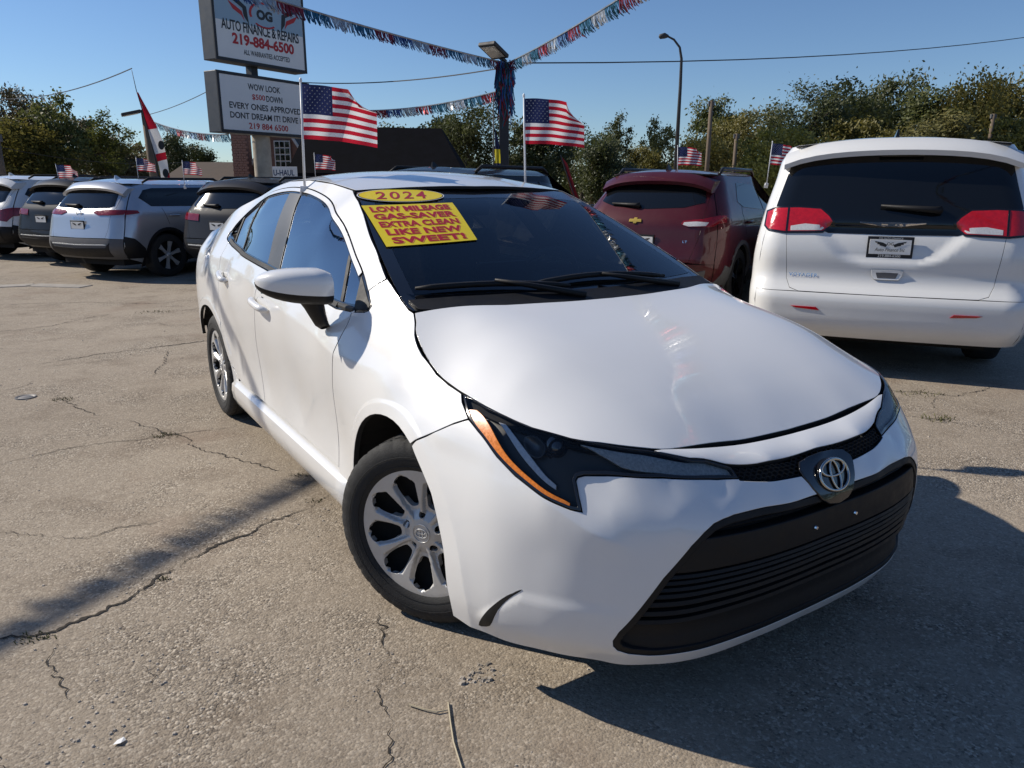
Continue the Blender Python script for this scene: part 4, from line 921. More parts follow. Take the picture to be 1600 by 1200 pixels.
# old kerb strip by the left row
kb = MB(); kp = [(-9.6, 10.9), (-8.13, 11.0), (-7.3, 11.35), (-6.4, 11.2)]
M_conc = mat('old_concrete', (.34, .31, .27), .9, var=.2, vscale=5, bump=.4, bscale=30)
for a, b in zip(kp[:-1], kp[1:]):
    d = Vector((b[0] - a[0], b[1] - a[1], 0)); c = Vector(((a[0] + b[0]) / 2, (a[1] + b[1]) / 2, -.138)); kb.box(c, (d.length + .02, .30, .10), Matrix.Rotation(math.atan2(d.y, d.x), 3, 'Z'))
struct(kb.build('kerb', M_conc, bevel=.015))

# ------------------------------------------------------------------ trees
def leaf_mat(name, c1, c2, c3):
    m, n, l, b = new_mat(name); b.inputs['Roughness'].default_value = .6; oi = n.new('ShaderNodeTexCoord'); nz = n.new('ShaderNodeTexNoise'); nz.inputs['Scale'].default_value = .9; nz.inputs['Detail'].default_value = 5; l.new(oi.outputs['Object'], nz.inputs['Vector'])
    cr = n.new('ShaderNodeValToRGB'); cr.color_ramp.elements[0].position = .32; cr.color_ramp.elements[0].color = (*c1, 1); cr.color_ramp.elements[1].position = .70; cr.color_ramp.elements[1].color = (*c3, 1); e = cr.color_ramp.elements.new(.5); e.color = (*c2, 1)
    l.new(nz.outputs[0], cr.inputs[0]); l.new(cr.outputs[0], b.inputs['Base Color']); tr = n.new('ShaderNodeBsdfTranslucent'); l.new(cr.outputs[0], tr.inputs[0]); mx = n.new('ShaderNodeMixShader'); mx.inputs[0].default_value = .35
    l.new(b.outputs[0], mx.inputs[1]); l.new(tr.outputs[0], mx.inputs[2]); l.new(mx.outputs[0], n['Material Output'].inputs[0]); return m
M_leafs = [leaf_mat('green_leaves', (.075, .092, .022), (.11, .125, .032), (.165, .165, .045)), leaf_mat('olive_leaves', (.11, .105, .025), (.16, .145, .038), (.22, .185, .05)), leaf_mat('brownish_leaves', (.08, .068, .026), (.115, .09, .036), (.16, .12, .045)), leaf_mat('dark_leaves', (.045, .056, .018), (.066, .080, .025), (.10, .108, .034))]
M_bark = mat('bark', (.06, .048, .038), .95, var=.3, vscale=6, bump=.6, bscale=20)
def tree_meshes(seed, h, w, dens, open_, ragged=.35):
    r = random.Random(seed); mb = MB(); tips = []
    def limb(p, d, L, rad, lev):
        pts = [p]; q = p.copy(); dd = d.copy(); n = 5
        for i in range(n):
            dd = (dd + Vector((r.uniform(-1, 1), r.uniform(-1, 1), r.uniform(-.2, .6))) * .18).normalized(); q = q + dd * (L / n); pts.append(q.copy())
        mb.tube(pts, [rad * (1 - .75 * i / n) for i in range(n + 1)], 6 if lev < 2 else 4, False); tips.append((q, lev)); tips.append((pts[3], lev))
        if lev < 2:
            for k in range(4 if lev == 0 else 3):
                a = r.uniform(0, 6.28); e = (dd * .6 + Vector((math.cos(a), math.sin(a), r.uniform(.1, .7)))).normalized(); limb(pts[2 + k % 4], e, L * r.uniform(.45, .7), rad * .45, lev + 1)
    limb(Vector((0, 0, -.1)), Vector((r.uniform(-.06, .06), r.uniform(-.06, .06), 1)), h * .62, h * .028, 0)
    cl = []
    for t, lev in tips:
        if lev >= 1: cl.append((t, r.uniform(.5, 1)))
    n_c = int(26 + 10 * w)
    for k in range(n_c):
        a = r.uniform(0, 6.28); zz = r.uniform(0, 1); rr = math.sqrt(max(0, 1 - (2 * zz - 1) ** 2 * .9)) * w / 2 * (r.random() ** .4); rr *= 1 + r.uniform(-ragged, ragged)
        cl.append((Vector((rr * math.cos(a), rr * math.sin(a), h * (.20 + .78 * zz) + r.uniform(-.3, .3))), r.uniform(.5, 1.15)))
    v = []; f = []; s0 = .115
    for c, sc in cl:
        if r.random() < open_: continue
        R_ = w * .14 * sc
        for _ in range(int(dens * sc)):
            d = Vector((r.gauss(0, 1), r.gauss(0, 1), r.gauss(0, .75))); p = c + d * R_ * .62
            a = Vector((r.gauss(0, 1), r.gauss(0, 1), r.gauss(0, 1))).normalized(); b = a.orthogonal().normalized(); s = s0 * r.uniform(.6, 1.5); k = len(v)
            v += [p + a * s, p + b * s * .55, p - a * s, p - b * s * .55]; f.append((k, k + 1, k + 2, k + 3))
    return mb, v, f
TV = []
for i, (h, w, dens, op) in enumerate(((8.0, 6.5, 150, .05), (7.0, 5.0, 150, .15), (9.0, 6.0, 120, .25), (6.0, 6.0, 170, .0), (7.5, 4.0, 110, .35))):
    mb, lv, lf = tree_meshes(40 + i, h, w, dens, op); me = bpy.data.meshes.new('crown'); me.from_pydata([tuple(p) for p in lv], [], lf); me.update(); me.materials.append(M_leafs[0])
    tr_ = mb.build('trunk', M_bark, None, True); TV.append((tr_.data, me, h, w)); bpy.data.objects.remove(tr_)
ntree = 0; CROWN = {}
def tree(px, Y, top, var, leaf, wpx, label, z0=0.0):
    """stands at distance Y under the bearing px; top is the height of its crown in metres"""
    global ntree
    X = (px - 800) / 1164 * Y * .985; tm, cm, h, w = TV[var]; s = top / h; o = empty('tree', (X, Y, z0), ntree * 2.1); ntree += 1; sw = wpx / 1164 * Y / w
    t_ = link('trunk', tm, None, o); key = (var, leaf)
    if key not in CROWN: CROWN[key] = cm.copy(); CROWN[key].materials.clear(); CROWN[key].materials.append(M_leafs[leaf])
    c_ = link('crown', CROWN[key], None, o); o.scale = (sw, sw, s); tag(o, label, 'tree', 'trees behind the lot'); return o
TREES = [(-12, 44, 6.6, 2, 2, 120, 'brownish tree at the far left edge of the picture'), (42, 46, 6.7, 0, 2, 120, 'tall brownish tree above the white SUV'), (62, 42, 4.4, 3, 1, 130, 'low olive tree in front of the taller ones above the black SUV'), (112, 44, 6.1, 4, 0, 75, 'narrow green tree above the silver SUV at left'), (150, 50, 5.2, 1, 2, 85, 'thin brownish tree left of the leaning lamp pole'), (190, 46, 5.3, 4, 0, 70, 'loose green tree just left of the feather banner'), (215, 52, 3.8, 3, 2, 90, 'low brownish tree behind the feather banner'), (285, 60, 5.0, 1, 3, 60, 'dark round-topped tree right of the feather banner'), (325, 62, 4.2, 3, 3, 60, 'small dark tree left of the brick house'),
    (620, 60, 5.4, 3, 3, 90, 'dark tree rising behind the left end of the long black roof'), (690, 50, 5.4, 1, 3, 95, 'dark tree behind the right end of the long black roof'), (745, 44, 5.7, 0, 3, 105, 'dark full tree just left of the pennant pole'), (835, 46, 5.1, 1, 3, 100, 'dark tree right of the pennant pole behind the flag'), (905, 48, 4.9, 2, 0, 85, 'open tree right of the large flag'), (958, 50, 5.6, 4, 3, 55, 'thin tree with a loose top left of the street lamp'), (945, 40, 3.5, 3, 3, 90, 'low dark shrub-like tree above the red SUV'),
    (1022, 62, 6.3, 4, 3, 50, 'small pointed dark tree by the street lamp'), (1000, 56, 3.9, 3, 1, 70, 'low olive tree left of the street lamp'), (1105, 54, 7.0, 1, 0, 85, 'green tree just right of the street lamp'), (1085, 46, 3.9, 3, 1, 90, 'low olive tree right below the street lamp'), (1165, 50, 6.0, 0, 1, 110, 'olive tree behind the wooden poles'), (1235, 46, 7.1, 2, 3, 120, 'tall dark open tree left of the minivan'), (1300, 48, 7.4, 2, 3, 130, 'tall dark tree with bare limbs above the minivan'), (1372, 50, 8.0, 0, 3, 120, 'tall dark round tree above the middle of the minivan'), (1440, 46, 6.8, 1, 0, 120, 'green tree right of the tall dark round one'), (1500, 44, 7.2, 0, 1, 120, 'olive full tree above the right of the minivan'), (1560, 44, 7.5, 2, 1, 110, 'tallest olive tree near the right edge'), (1612, 46, 6.8, 0, 3, 120, 'dark tree at the right edge'),
    (1200, 40, 4.1, 3, 0, 120, 'low green tree behind the red SUV flag'), (1330, 42, 4.6, 3, 1, 130, 'low olive tree just over the minivan roof'), (1450, 40, 4.7, 3, 1, 140, 'low olive tree over the right end of the minivan roof'), (1560, 40, 4.6, 3, 3, 130, 'low dark tree behind the right corner of the minivan'), (560, 66, 5.0, 3, 3, 100, 'dark tree showing over the middle of the long black roof')]
for t in TREES: tree(*t)
# the mass of woods closing the view at ground level
v = []; f = []; r = random.Random(3)
for k in range(14000):
    a = r.uniform(-1, 1); Y = r.uniform(64, 72); X = a * 62; hmax = 2.6 + 1.6 * math.sin(a * 9) * math.sin(a * 23 + 1) + .5; z = r.random() ** .8 * hmax; p = Vector((X, Y, z)); A = Vector((r.gauss(0, 1), r.gauss(0, 1), r.gauss(0, 1))).normalized(); B_ = A.orthogonal().normalized(); s = .30 * r.uniform(.6, 1.5); i = len(v)
    v += [p + A * s, p + B_ * s * .6, p - A * s, p - B_ * s * .6]; f.append((i, i + 1, i + 2, i + 3))
for k in range(16000):                       # unseen tree line added round behind the camera to darken reflections
    a = r.uniform(36, 324); rad = r.uniform(44, 52); X = rad * math.sin(R(a)); Y = rad * math.cos(R(a)); hmax = 6.5 + 2.0 * math.sin(a * .21) * math.sin(a * .083 + 1) + .8 * math.sin(a * .9); z = r.random() ** .8 * hmax; p = Vector((X, Y, z)); A = Vector((r.gauss(0, 1), r.gauss(0, 1), r.gauss(0, 1))).normalized(); B_ = A.orthogonal().normalized(); s = .42 * r.uniform(.6, 1.5); i = len(v)
    v += [p + A * s, p + B_ * s * .6, p - A * s, p - B_ * s * .6]; f.append((i, i + 1, i + 2, i + 3))
wd = mesh('woods', v, f, M_leafs[3]); wd['kind'] = 'stuff'

# ------------------------------------------------------------------ buildings behind
M_brick = mat('brown_brick', (.20, .11, .085), .9, var=.25, vscale=12); M_shing = mat('black_shingles', (.008, .008, .010), .95, var=.3, vscale=3, spec=.05)
M_trim = mat('pale_trim', (.55, .53, .50), .7); M_brn = mat('brown_shingles', (.10, .075, .058), .9, var=.2, vscale=4); M_tan = mat('tan_siding', (.30, .24, .19), .85)
bl = empty('long_building', (-4.6, 28.5, 0))
MB().box((0, 0, .9), (5.6, 3.6, 1.9)).build('wall', M_tan, bl)
rv = [(-3.1, -2.2, 1.75), (3.0, -2.2, 1.75), (3.0, 2.2, 1.75), (-3.1, 2.2, 1.75), (-2.7, -.4, 3.42), (2.05, -.4, 3.36), (2.05, .4, 3.36), (-2.7, .4, 3.42)]
rfo = mesh('roof', rv, [(0, 1, 5, 4), (1, 2, 6, 5), (2, 3, 7, 6), (3, 0, 4, 7), (4, 5, 6, 7), (3, 2, 1, 0)], M_shing, bl)
MB().box((-.05, -2.22, 1.70), (6.15, .05, .16)).build('fascia', M_shing, rfo)
tag(bl, 'long low building with a steep black shingle roof', 'building')
hs = empty('brick_house', (-8.75, 29.6, 0))
wl = mesh('gable_wall', [(-1.35, 0, 0), (1.35, 0, 0), (1.35, 0, 1.55), (0, 0, 3.75), (-1.35, 0, 1.55)], [(0, 1, 2, 3, 4)], M_brick, hs)
for s_ in (-1.35, 1.35): mesh('side_wall', [(s_, 0, 0), (s_, 5, 0), (s_, 5, 1.55), (s_, 0, 1.55)], [(0, 1, 2, 3)], M_brick, hs)
rf_ = mesh('roof', [(0, -.25, 3.98), (1.62, -.25, 1.35), (1.62, 5, 1.35), (0, 5, 3.98), (-1.62, -.25, 1.35), (-1.62, 5, 1.35)], [(0, 1, 2, 3), (0, 3, 5, 4)], M_brn, hs)
for s in (-1, 1): mesh('bargeboard', [(0, -.28, 4.0), (0, -.28, 3.84), (s * 1.64, -.28, 1.18), (s * 1.64, -.28, 1.34), (0, -.2, 4.0), (0, -.2, 3.84), (s * 1.64, -.2, 1.18), (s * 1.64, -.2, 1.34)], [(0, 1, 2, 3), (0, 3, 7, 4), (1, 5, 6, 2)], M_trim, rf_)
wn_ = bpy.data.objects.new('window', None); COL.objects.link(wn_); wn_.parent = hs; wn_.location = (.05, -.05, 2.5)
MB().box((0, 0, 0), (.62, .06, 1.0)).build('sash', M_trim, wn_)
for i in range(3):
    for j in range(4): MB().box((-.19 + .19 * i, -.035, -.36 + .24 * j), (.15, .02, .19)).build('pane', M_win, wn_)
ch = MB().box((-1.35, -.45, 1.75), (.55, .55, 3.55)).build('chimney', M_brick, hs)
bk = bpy.data.meshes.new('brick'); bmx = bmesh.new(); bmesh.ops.create_cube(bmx, size=1); bmx.to_mesh(bk); bmx.free(); bk.materials.append(mat('light_brick', (.27, .15, .115), .9, var=.3, vscale=3))
for j in range(22):
    for i in range(3):
        o = bpy.data.objects.new('brick', bk); COL.objects.link(o); o.parent = ch; o.location = (-1.35 - .18 + .18 * i + (.05 if j % 2 else -.02), -.735, 1.55 + .09 * j); o.scale = (.165, .02, .072)
MB().box((-2.9, 1.2, .8), (3.0, 2.5, 1.7)).build('side_wing', M_tan, hs); mesh('wing_roof', [(-4.6, -.3, 1.55), (-1.35, -.3, 1.55), (-1.35, 1.3, 2.25), (-4.2, 1.3, 2.25), (-4.6, 2.8, 1.55), (-1.35, 2.8, 1.55)], [(0, 1, 2, 3), (3, 2, 5, 4)], M_brn, hs)
tag(hs, 'brick house with a steep gable, white-framed window and brick chimney', 'house')
uh = empty('rental_sign', (-6.77, 23, 0)); MB().tube([(-.3, .05, 0), (-.3, .05, 1.6)], .025, 6).build('post', M_grey, uh); MB().tube([(.3, .05, 0), (.3, .05, 1.6)], .025, 6).build('post', M_grey, uh)
MB().box((0, 0, 1.73), (.78, .04, .36)).build('board', M_whv, uh, bevel=.008)
tv, tf = text2d('U-HAUL', 1, .02, 0, 1, .62, .17); decal('lettering', tv + np.array([0, 1.65]), tf, lambda a, b: np.stack([a, a * 0 - .021, b], -1), mat('sign_navy', (.03, .05, .12), .5), uh, off=.004, ref=(0, -1, 0)); tag(uh, 'white rental sign board with dark blue letters in front of the brick house', 'sign')

# ------------------------------------------------------------------ dealer sign
sg_ = empty('dealer_sign', (-5.345, 17.0, 0), math.atan2(2.0, 1.24)); DS = 2.40
M_cab = mat('grey_blue_sign_cabinet', (.055, .065, .078), .5, var=.1); M_face = mat('white_sign_face', (.78, .77, .75), .45, var=.05, vscale=1.5); M_blueg = mat('grey_blue_print', (.30, .42, .52), .5); M_blk = mat('black_print', (.015, .015, .018), .5); M_redp = mat('red_print', (.45, .012, .015), .5)
mb = MB(); mb.tube([(0, .16, 0), (0, .16, 2.42)], .19, 20); mb.build('pole', mat('rusty_white_pole', (.42, .36, .28), .8, var=.35, vscale=2.5), sg_, auto=40); MB().box((-.1, .16, 3.70), (.17, .17, .30)).build('neck', M_blk, sg_)
SF = lambda u, v: np.stack([u, u * 0 - .12, v], -1)
def cabinet(z0, z1, w):
    c = MB().box((0, .07, (z0 + z1) / 2), (w, .38, z1 - z0)).build('cabinet', M_cab, sg_, bevel=.015)
    MB().box((0, -.115, (z0 + z1) / 2), (w - .12, .02, z1 - z0 - .12)).build('face', M_face, c); MB().box((0, -.118, z0 + .03), (w, .03, .06)).box((0, -.118, z1 - .03), (w, .03, .06)).box((-w / 2 + .03, -.118, (z0 + z1) / 2), (.06, .03, z1 - z0 - .125)).box((w / 2 - .03, -.118, (z0 + z1) / 2), (.06, .03, z1 - z0 - .125)).build('rim', M_blk, c); return c
cu = cabinet(3.80, 5.55, DS); cl_ = cabinet(2.42, 3.60, DS + .06)
def word(s, u, v, w, h, m, par, bold=.02, sp=1.0): tv, tf = text2d(s, 1, bold, 0, sp, w, h); decal('lettering', tv + np.array([u, v]), tf, SF, m, par, off=.008, ref=(0, -1, 0))
patch('blue_field', [(-1.13, 4.55), (1.13, 4.55), (1.13, 5.48), (-1.13, 5.48)], lambda u, v: SF(u, v), M_blueg, cu, .3, gap=0, off=.006, depth=.002, ref=(0, -1, 0))
word('AUTO FINANCE & REPAIRS', 0, 4.39, 2.02, .20, M_blk, cu, .022, .95); word('219-884-6500', .04, 4.14, 1.62, .22, M_redp, cu, .04); word('ALL WARRANTIES ACCEPTED', .10, 3.97, 1.22, .10, M_blk, cu, .015); word('OG', .10, 4.70, .42, .20, M_blk, cu, .06)
for s in (-1, 1):
    for p_, m_ in (([(.42, 4.70), (.46, 5.02), (.98, 5.30), (.90, 5.14), (.56, 4.98), (.54, 4.84)], M_blk), ([(.52, 4.74), (.58, 4.92), (.92, 5.08), (.80, 4.93), (.60, 4.84)], M_redp)): decal('wing_mark', [(.10 + s * a, b - .13) for a, b in p_], [tuple(range(len(p_)))], SF, m_, cu, off=.009, ref=(0, -1, 0))
def arc_mark(cx, cz, r0, r1, a0, a1, m): p = [(cx + r0 * math.cos(R(a)), cz + r0 * .62 * math.sin(R(a))) for a in np.linspace(a0, a1, 15)] + [(cx + r1 * math.cos(R(a)), cz + r1 * .62 * math.sin(R(a))) for a in np.linspace(a1, a0, 15)]; decal('ring_mark', p, [tuple(range(30))], SF, m, cu, off=.009, ref=(0, -1, 0))
arc_mark(.10, 4.80, .34, .40, 70, 200, M_redp); arc_mark(.10, 4.80, .35, .40, 230, 310, M_redp)
for s_, u_, z_, w_, m_ in (('WOW LOOK', -.05, 3.30, .86, M_blk), ('$500', -.22, 3.10, .34, M_redp), ('DOWN', .20, 3.10, .44, M_blk), ('EVERY ONES APPROVED', -.02, 2.905, 1.92, M_blk), ('DONT DREAM IT! DRIVE IT!', .04, 2.715, 2.04, M_blk), ('219 884 6500', 0, 2.525, 1.06, M_redp)): word(s_, u_, z_, w_, .125, m_, cl_, .018)
tag(sg_, 'two-part dealer sign on a rusty pole with black and red lettering', 'sign')

# ------------------------------------------------------------------ poles, lamps, wires
M_dkm = mat('dark_metal_pole', (.035, .035, .038), .6, var=.2); M_wood = mat('weathered_wood_pole', (.16, .12, .085), .9, var=.3, vscale=3); M_lampw = mat('lamp_glass', (.55, .53, .48), .3)
def flood(parent, p, rz, tilt):
    L_ = bpy.data.objects.new('flood_lamp', None); COL.objects.link(L_); L_.parent = parent; L_.location = p; L_.rotation_euler = (R(tilt), 0, R(rz))
    MB().box((0, -.25, 0), (.36, .46, .07)).build('lamp_housing', M_dkm, L_, bevel=.015); MB().box((0, -.26, -.037), (.28, .34, .012)).build('lamp_lens', M_lampw, L_); MB().box((0, .05, 0), (.07, .18, .06)).build('arm', M_dkm, L_, bevel=.01)
pp = empty('pennant_pole', (-.15, 14.4, 0)); MB().box((0, 0, 1.75), (.18, .18, 3.55)).build('post', M_dkm, pp, bevel=.015); flood(pp, (-.05, -.02, 3.60), -35, -22)
tag(pp, 'dark square lamp post wrapped in tinsel behind the white sedan', 'lamp post')
lp = empty('leaning_lamp_pole', (-9.30, 20, -.1)); MB().tube([(.10, 0, 0), (.0, 0, 3.25)], [.13, .10], 10).build('pole', M_wood, lp, True); flood(lp, (-.08, -.02, 3.28), -62, 14); tag(lp, 'leaning wooden lamp pole beside the feather banner', 'lamp post')
sl = empty('street_lamp', (7.17, 34, 0)); MB().tube([(0, 0, 0), (0, 0, 5.5), (-.02, 0, 6.6), (-.12, 0, 7.05), (-.38, 0, 7.35), (-.70, 0, 7.50)], [.11, .07, .06, .05, .045, .04], 8).build('pole', M_dkm, sl, True)
MB().tube([(-.62, 0, 7.48), (-.78, 0, 7.50), (-.98, 0, 7.46), (-1.02, 0, 7.44)], [.05, .12, .10, .03], 10).build('lamp_head', M_dkm, sl, True); tag(sl, 'tall curved-arm street lamp against the sky', 'street lamp')
for x, y, h, lb in ((9.05, 36, 5.15, 'taller grey utility pole right of the street lamp'), (11.45, 40, 4.0, 'short wooden utility pole behind the red SUV'), (4.17, 40, 3.2, 'tan wooden utility pole behind the large flag'), (24.4, 40, 5.0, 'utility pole at the right above the minivan'), (-14.5, 22, 2.75, 'wooden pole at the left edge of the picture')):
    o = empty('utility_pole', (x, y, 0)); MB().tube([(0, 0, 0), (0, 0, h)], [.12, .09], 8).build('pole', M_wood, o, True); MB().box((0, 0, h - .12), (.28, .12, .2)).build('fitting', M_grey, o); tag(o, lb, 'utility pole', 'utility poles')
def wire(p, q, sag, label, rad=.012):
    p = Vector(p); q = Vector(q); o = MB().tube([p.lerp(q, k / 16) - Vector((0, 0, sag * 4 * (k / 16) * (1 - k / 16))) for k in range(17)], rad, 4, False).build('wire', M_blk); tag(o, label, 'wire', 'overhead wires')
wire((.15, 14.6, 3.55), (26, 32, 8.2), .5, 'long black wire rising to the right edge', .014); wire((-5, 18.1, 3.65), (-.2, 14.5, 3.45), .12, 'wire between the dealer sign and the lamp post'); wire((-16, 24, 3.9), (-8.6, 18.1, 3.92), .25, 'thin wire at upper left ending at the banner'); wire((-9.2, 20, 3.1), (-6.2, 16.6, 3.35), .05, 'thin wire from the leaning pole to the dealer sign', .008); wire((-14.5, 22, 2.4), (-11, 26, 2.1), .2, 'slack wire at the left edge', .010)

# ------------------------------------------------------------------ tinsel pennant strings
def foil(name, c): return mat(name, c, .32, .55, var=.3, vscale=14)
FO = [foil('red_foil', (.26, .02, .03)), foil('teal_foil', (.03, .13, .20)), foil('silver_foil', (.42, .43, .44)), foil('blue_foil', (.03, .07, .20))]
def string(p, q, sag, label, n_sec=.42, seed=1, ln=.17, sway=(.05, -.02), vis=None):
    p = Vector(p); q = Vector(q); L_ = (q - p).length; o = empty('pennant_string', p); r = random.Random(seed)
    at_ = lambda t: p.lerp(q, t) - Vector((0, 0, sag * 4 * t * (1 - t))) - p
    d = (q - p).normalized()
    MB().tube([at_(k / 40) for k in range(41)], .012, 5, False).build('tape', FO[2], o)
    nsec = int(L_ / n_sec); geo = {0: ([], []), 1: ([], []), 2: ([], []), 3: ([], [])}
    for s in range(nsec):
        v, f = geo[(0, 1, 2, 1, 0, 2, 3)[s % 7] if s % 7 < 7 else 0]; m = 30
        for k in range(m):
            t = (s + (k + r.random()) / m) / nsec; c = at_(t); l_ = ln * r.uniform(.85, 1.05); w = .0115; sw = Vector((sway[0] + r.gauss(0, .026), sway[1] + r.gauss(0, .03), 0)); i = len(v); tw = Vector((r.gauss(0, 1), r.gauss(0, 1), 0)).normalized() * .3 + d; tw.normalize()
            a = c; b = c + Vector((0, 0, -l_ * .5)) + sw * .4; e = c + Vector((0, 0, -l_ * .95)) + sw * 1.2
            v += [a - d * w, a + d * w, b - tw * w, b + tw * w, e - tw * w * .8, e + tw * w * .8]; f += [(i, i + 1, i + 3, i + 2), (i + 2, i + 3, i + 5, i + 4)]
    for k, nm in ((0, 'red_fringe'), (1, 'teal_fringe'), (2, 'silver_fringe'), (3, 'blue_fringe')):
        if geo[k][0]: b_ = mesh(nm, geo[k][0], geo[k][1], FO[k], o); b_['kind'] = 'stuff'
    tag(o, label, 'pennants', 'tinsel pennant strings'); return o
string((-.16, 14.35, 3.52), (-8.58, .98, 4.45), .28, 'tinsel pennant string running from the lamp post up to the left past the dealer sign', seed=2)
string((-.10, 14.3, 3.50), (3.75, 1.6, 4.3), .25, 'tinsel pennant string rising from the lamp post to the top right', seed=3)
string((-.25, 14.4, 3.05), (-4.3, 17.7, 3.05), .16, 'tinsel pennant string between the lamp post and the dealer sign', seed=4); string((-9.15, 19.9, 2.95), (-5.9, 16.3, 2.40), .10, 'tinsel pennant string from the leaning lamp pole to the dealer sign', seed=5)
# tinsel wound round the post
r = random.Random(8); o = empty('tinsel_bundle', (-.15, 14.3, 0)); gs = {0: ([], []), 1: ([], []), 3: ([], [])}
for k in range(210):
    v, f = gs[(0, 1, 3, 1)[k % 4]]; z = 2.7 + .85 * r.random() ** .6; a = r.uniform(0, 6.28); rr = .11 + .05 * r.random() * (1 if z > 3.0 else .5); c = Vector((rr * math.cos(a), rr * math.sin(a), z)); l_ = r.uniform(.15, .4); w = Vector((.009, .004, 0)); e = c + Vector((r.gauss(.02, .05), r.gauss(0, .05), -l_)); i = len(v); v += [c - w, c + w, e + w, e - w]; f.append((i, i + 1, i + 2, i + 3))
for k, nm in ((0, 'red_fringe'), (1, 'teal_fringe'), (3, 'blue_fringe')): b_ = mesh(nm, gs[k][0], gs[k][1], FO[k], o); b_['kind'] = 'stuff'
tag(o, 'bundle of red and blue tinsel hanging round the lamp post', 'tinsel')

# ------------------------------------------------------------------ flags and banners
def cloth(name, c):
    m, n, l, b = new_mat(name); b.inputs['Base Color'].default_value = (*c, 1); b.inputs['Roughness'].default_value = .8; tr = n.new('ShaderNodeBsdfTranslucent'); tr.inputs[0].default_value = (*c, 1); mx = n.new('ShaderNodeMixShader'); mx.inputs[0].default_value = .45
    l.new(b.outputs[0], mx.inputs[1]); l.new(tr.outputs[0], mx.inputs[2]); l.new(mx.outputs[0], n['Material Output'].inputs[0]); return m
C_red = cloth('red_cloth', (.45, .012, .03)); C_wh = cloth('white_cloth', (.72, .72, .72)); C_bl = cloth('navy_cloth', (.018, .025, .085)); M_pp = mat('white_plastic_pole', (.72, .73, .75), .4)
FW, FH = .43, .30
def wave(u, v, ph, curl):
    x = FW * u * .97; y = .030 * np.sin(6.5 * u + ph + 1.2 * v) * u ** .7 + .012 * np.sin(15 * u + 3 * v + ph); z = -FH * v * (1 - .02 * u) - .055 * u * u * (1 - .3 * v)
    k = np.clip((u - curl[0]) / (1 - curl[0]), 0, 1) * np.clip((curl[1] - v) / curl[1], 0, 1); x = x - .10 * k; z = z - .06 * k; y = y - .05 * k
    return np.stack([x, y, z], -1)
def flag_meshes(ph, curl):
    U = np.linspace(0, 1, 41); V = np.linspace(0, 1, 40); uu, vv = np.meshgrid(U, V); P = wave(uu.ravel(), vv.ravel(), ph, curl); f = []; mi = []
    for j in range(39):
        for i in range(40):
            f.append((j * 41 + i, j * 41 + i + 1, (j + 1) * 41 + i + 1, (j + 1) * 41 + i)); s = int((V[j] + .001) * 13); mi.append(2 if (i < 16 and s < 7) else (0 if s % 2 == 0 else 1))
    me = bpy.data.meshes.new('cloth'); me.from_pydata(P.tolist(), [], f); me.update(); me.shade_smooth(); [me.materials.append(m) for m in (C_red, C_wh, C_bl)]; me.polygons.foreach_set('material_index', np.array(mi, dtype=np.int32))
    sv = []; sf = []
    for r_ in range(9):
        for c_ in range(6 if r_ % 2 == 0 else 5):
            cu_ = (.4 / 12) * (1 + 2 * c_ + (0 if r_ % 2 == 0 else 1)); cv = (7 / 13 / 10) * (1 + r_)
            for sd in (-1, 1):
                k = len(sv); q = [(cu_ + .0125 * (1 if i % 2 == 0 else .42) * math.sin(i * math.pi / 5) , cv - .0125 * FW / FH * (1 if i % 2 == 0 else .42) * math.cos(i * math.pi / 5)) for i in range(10)]
                W_ = wave(np.array([a for a, b in q]), np.array([b for a, b in q]), ph, curl); W_[:, 1] += sd * .0025; sv += W_.tolist(); sf.append(tuple(k + i for i in range(10)))
    ms = bpy.data.meshes.new('stars'); ms.from_pydata(sv, [], sf); ms.update(); ms.materials.append(C_wh)
    return me, ms
FM = [flag_meshes(.4, (.62, .30)), flag_meshes(2.1, (.70, .45)), flag_meshes(3.6, (.8, .2))]
pm = MB().tube([(0, 0, -.26), (0, 0, .32)], [.0075, .006], 8).lathe([(0, .345), (.008, .335), (.009, .325), (.006, .315)], 10, 'z').build('pole', M_pp, None, True).data
bpy.data.objects.remove([o_ for o_ in bpy.data.objects if o_.data == pm][0])
cm_ = MB().box((0, 0, -.27), (.05, .03, .035)).box((0, .012, -.30), (.06, .008, .05)).build('clip', M_pp, None, bevel=.004).data
bpy.data.objects.remove([o_ for o_ in bpy.data.objects if o_.data == cm_][0])
def car_flag(base, sc, rz, var, label, lean=0.0, length=1.0):
    o = empty('car_flag', (base[0], base[1], base[2] + .27 * sc), R(rz)); o.scale = (sc, sc, sc); o.rotation_euler = (0, R(lean), R(rz))
    link('pole', pm, None, o); link('clip', cm_, None, o); c = link('cloth', FM[var][0], None, o); c.location = (.006, 0, .31); s = link('stars', FM[var][1], None, c); tag(o, label, 'flag', 'stars and stripes car flags'); return o
sedan = empty('white_sedan', (.391, 2.675, 0), R(-57.126)); build_sedan(sedan)
tag(sedan, 'white sedan with yellow windshield stickers and turned front wheels, nearest car in the lot', 'car')
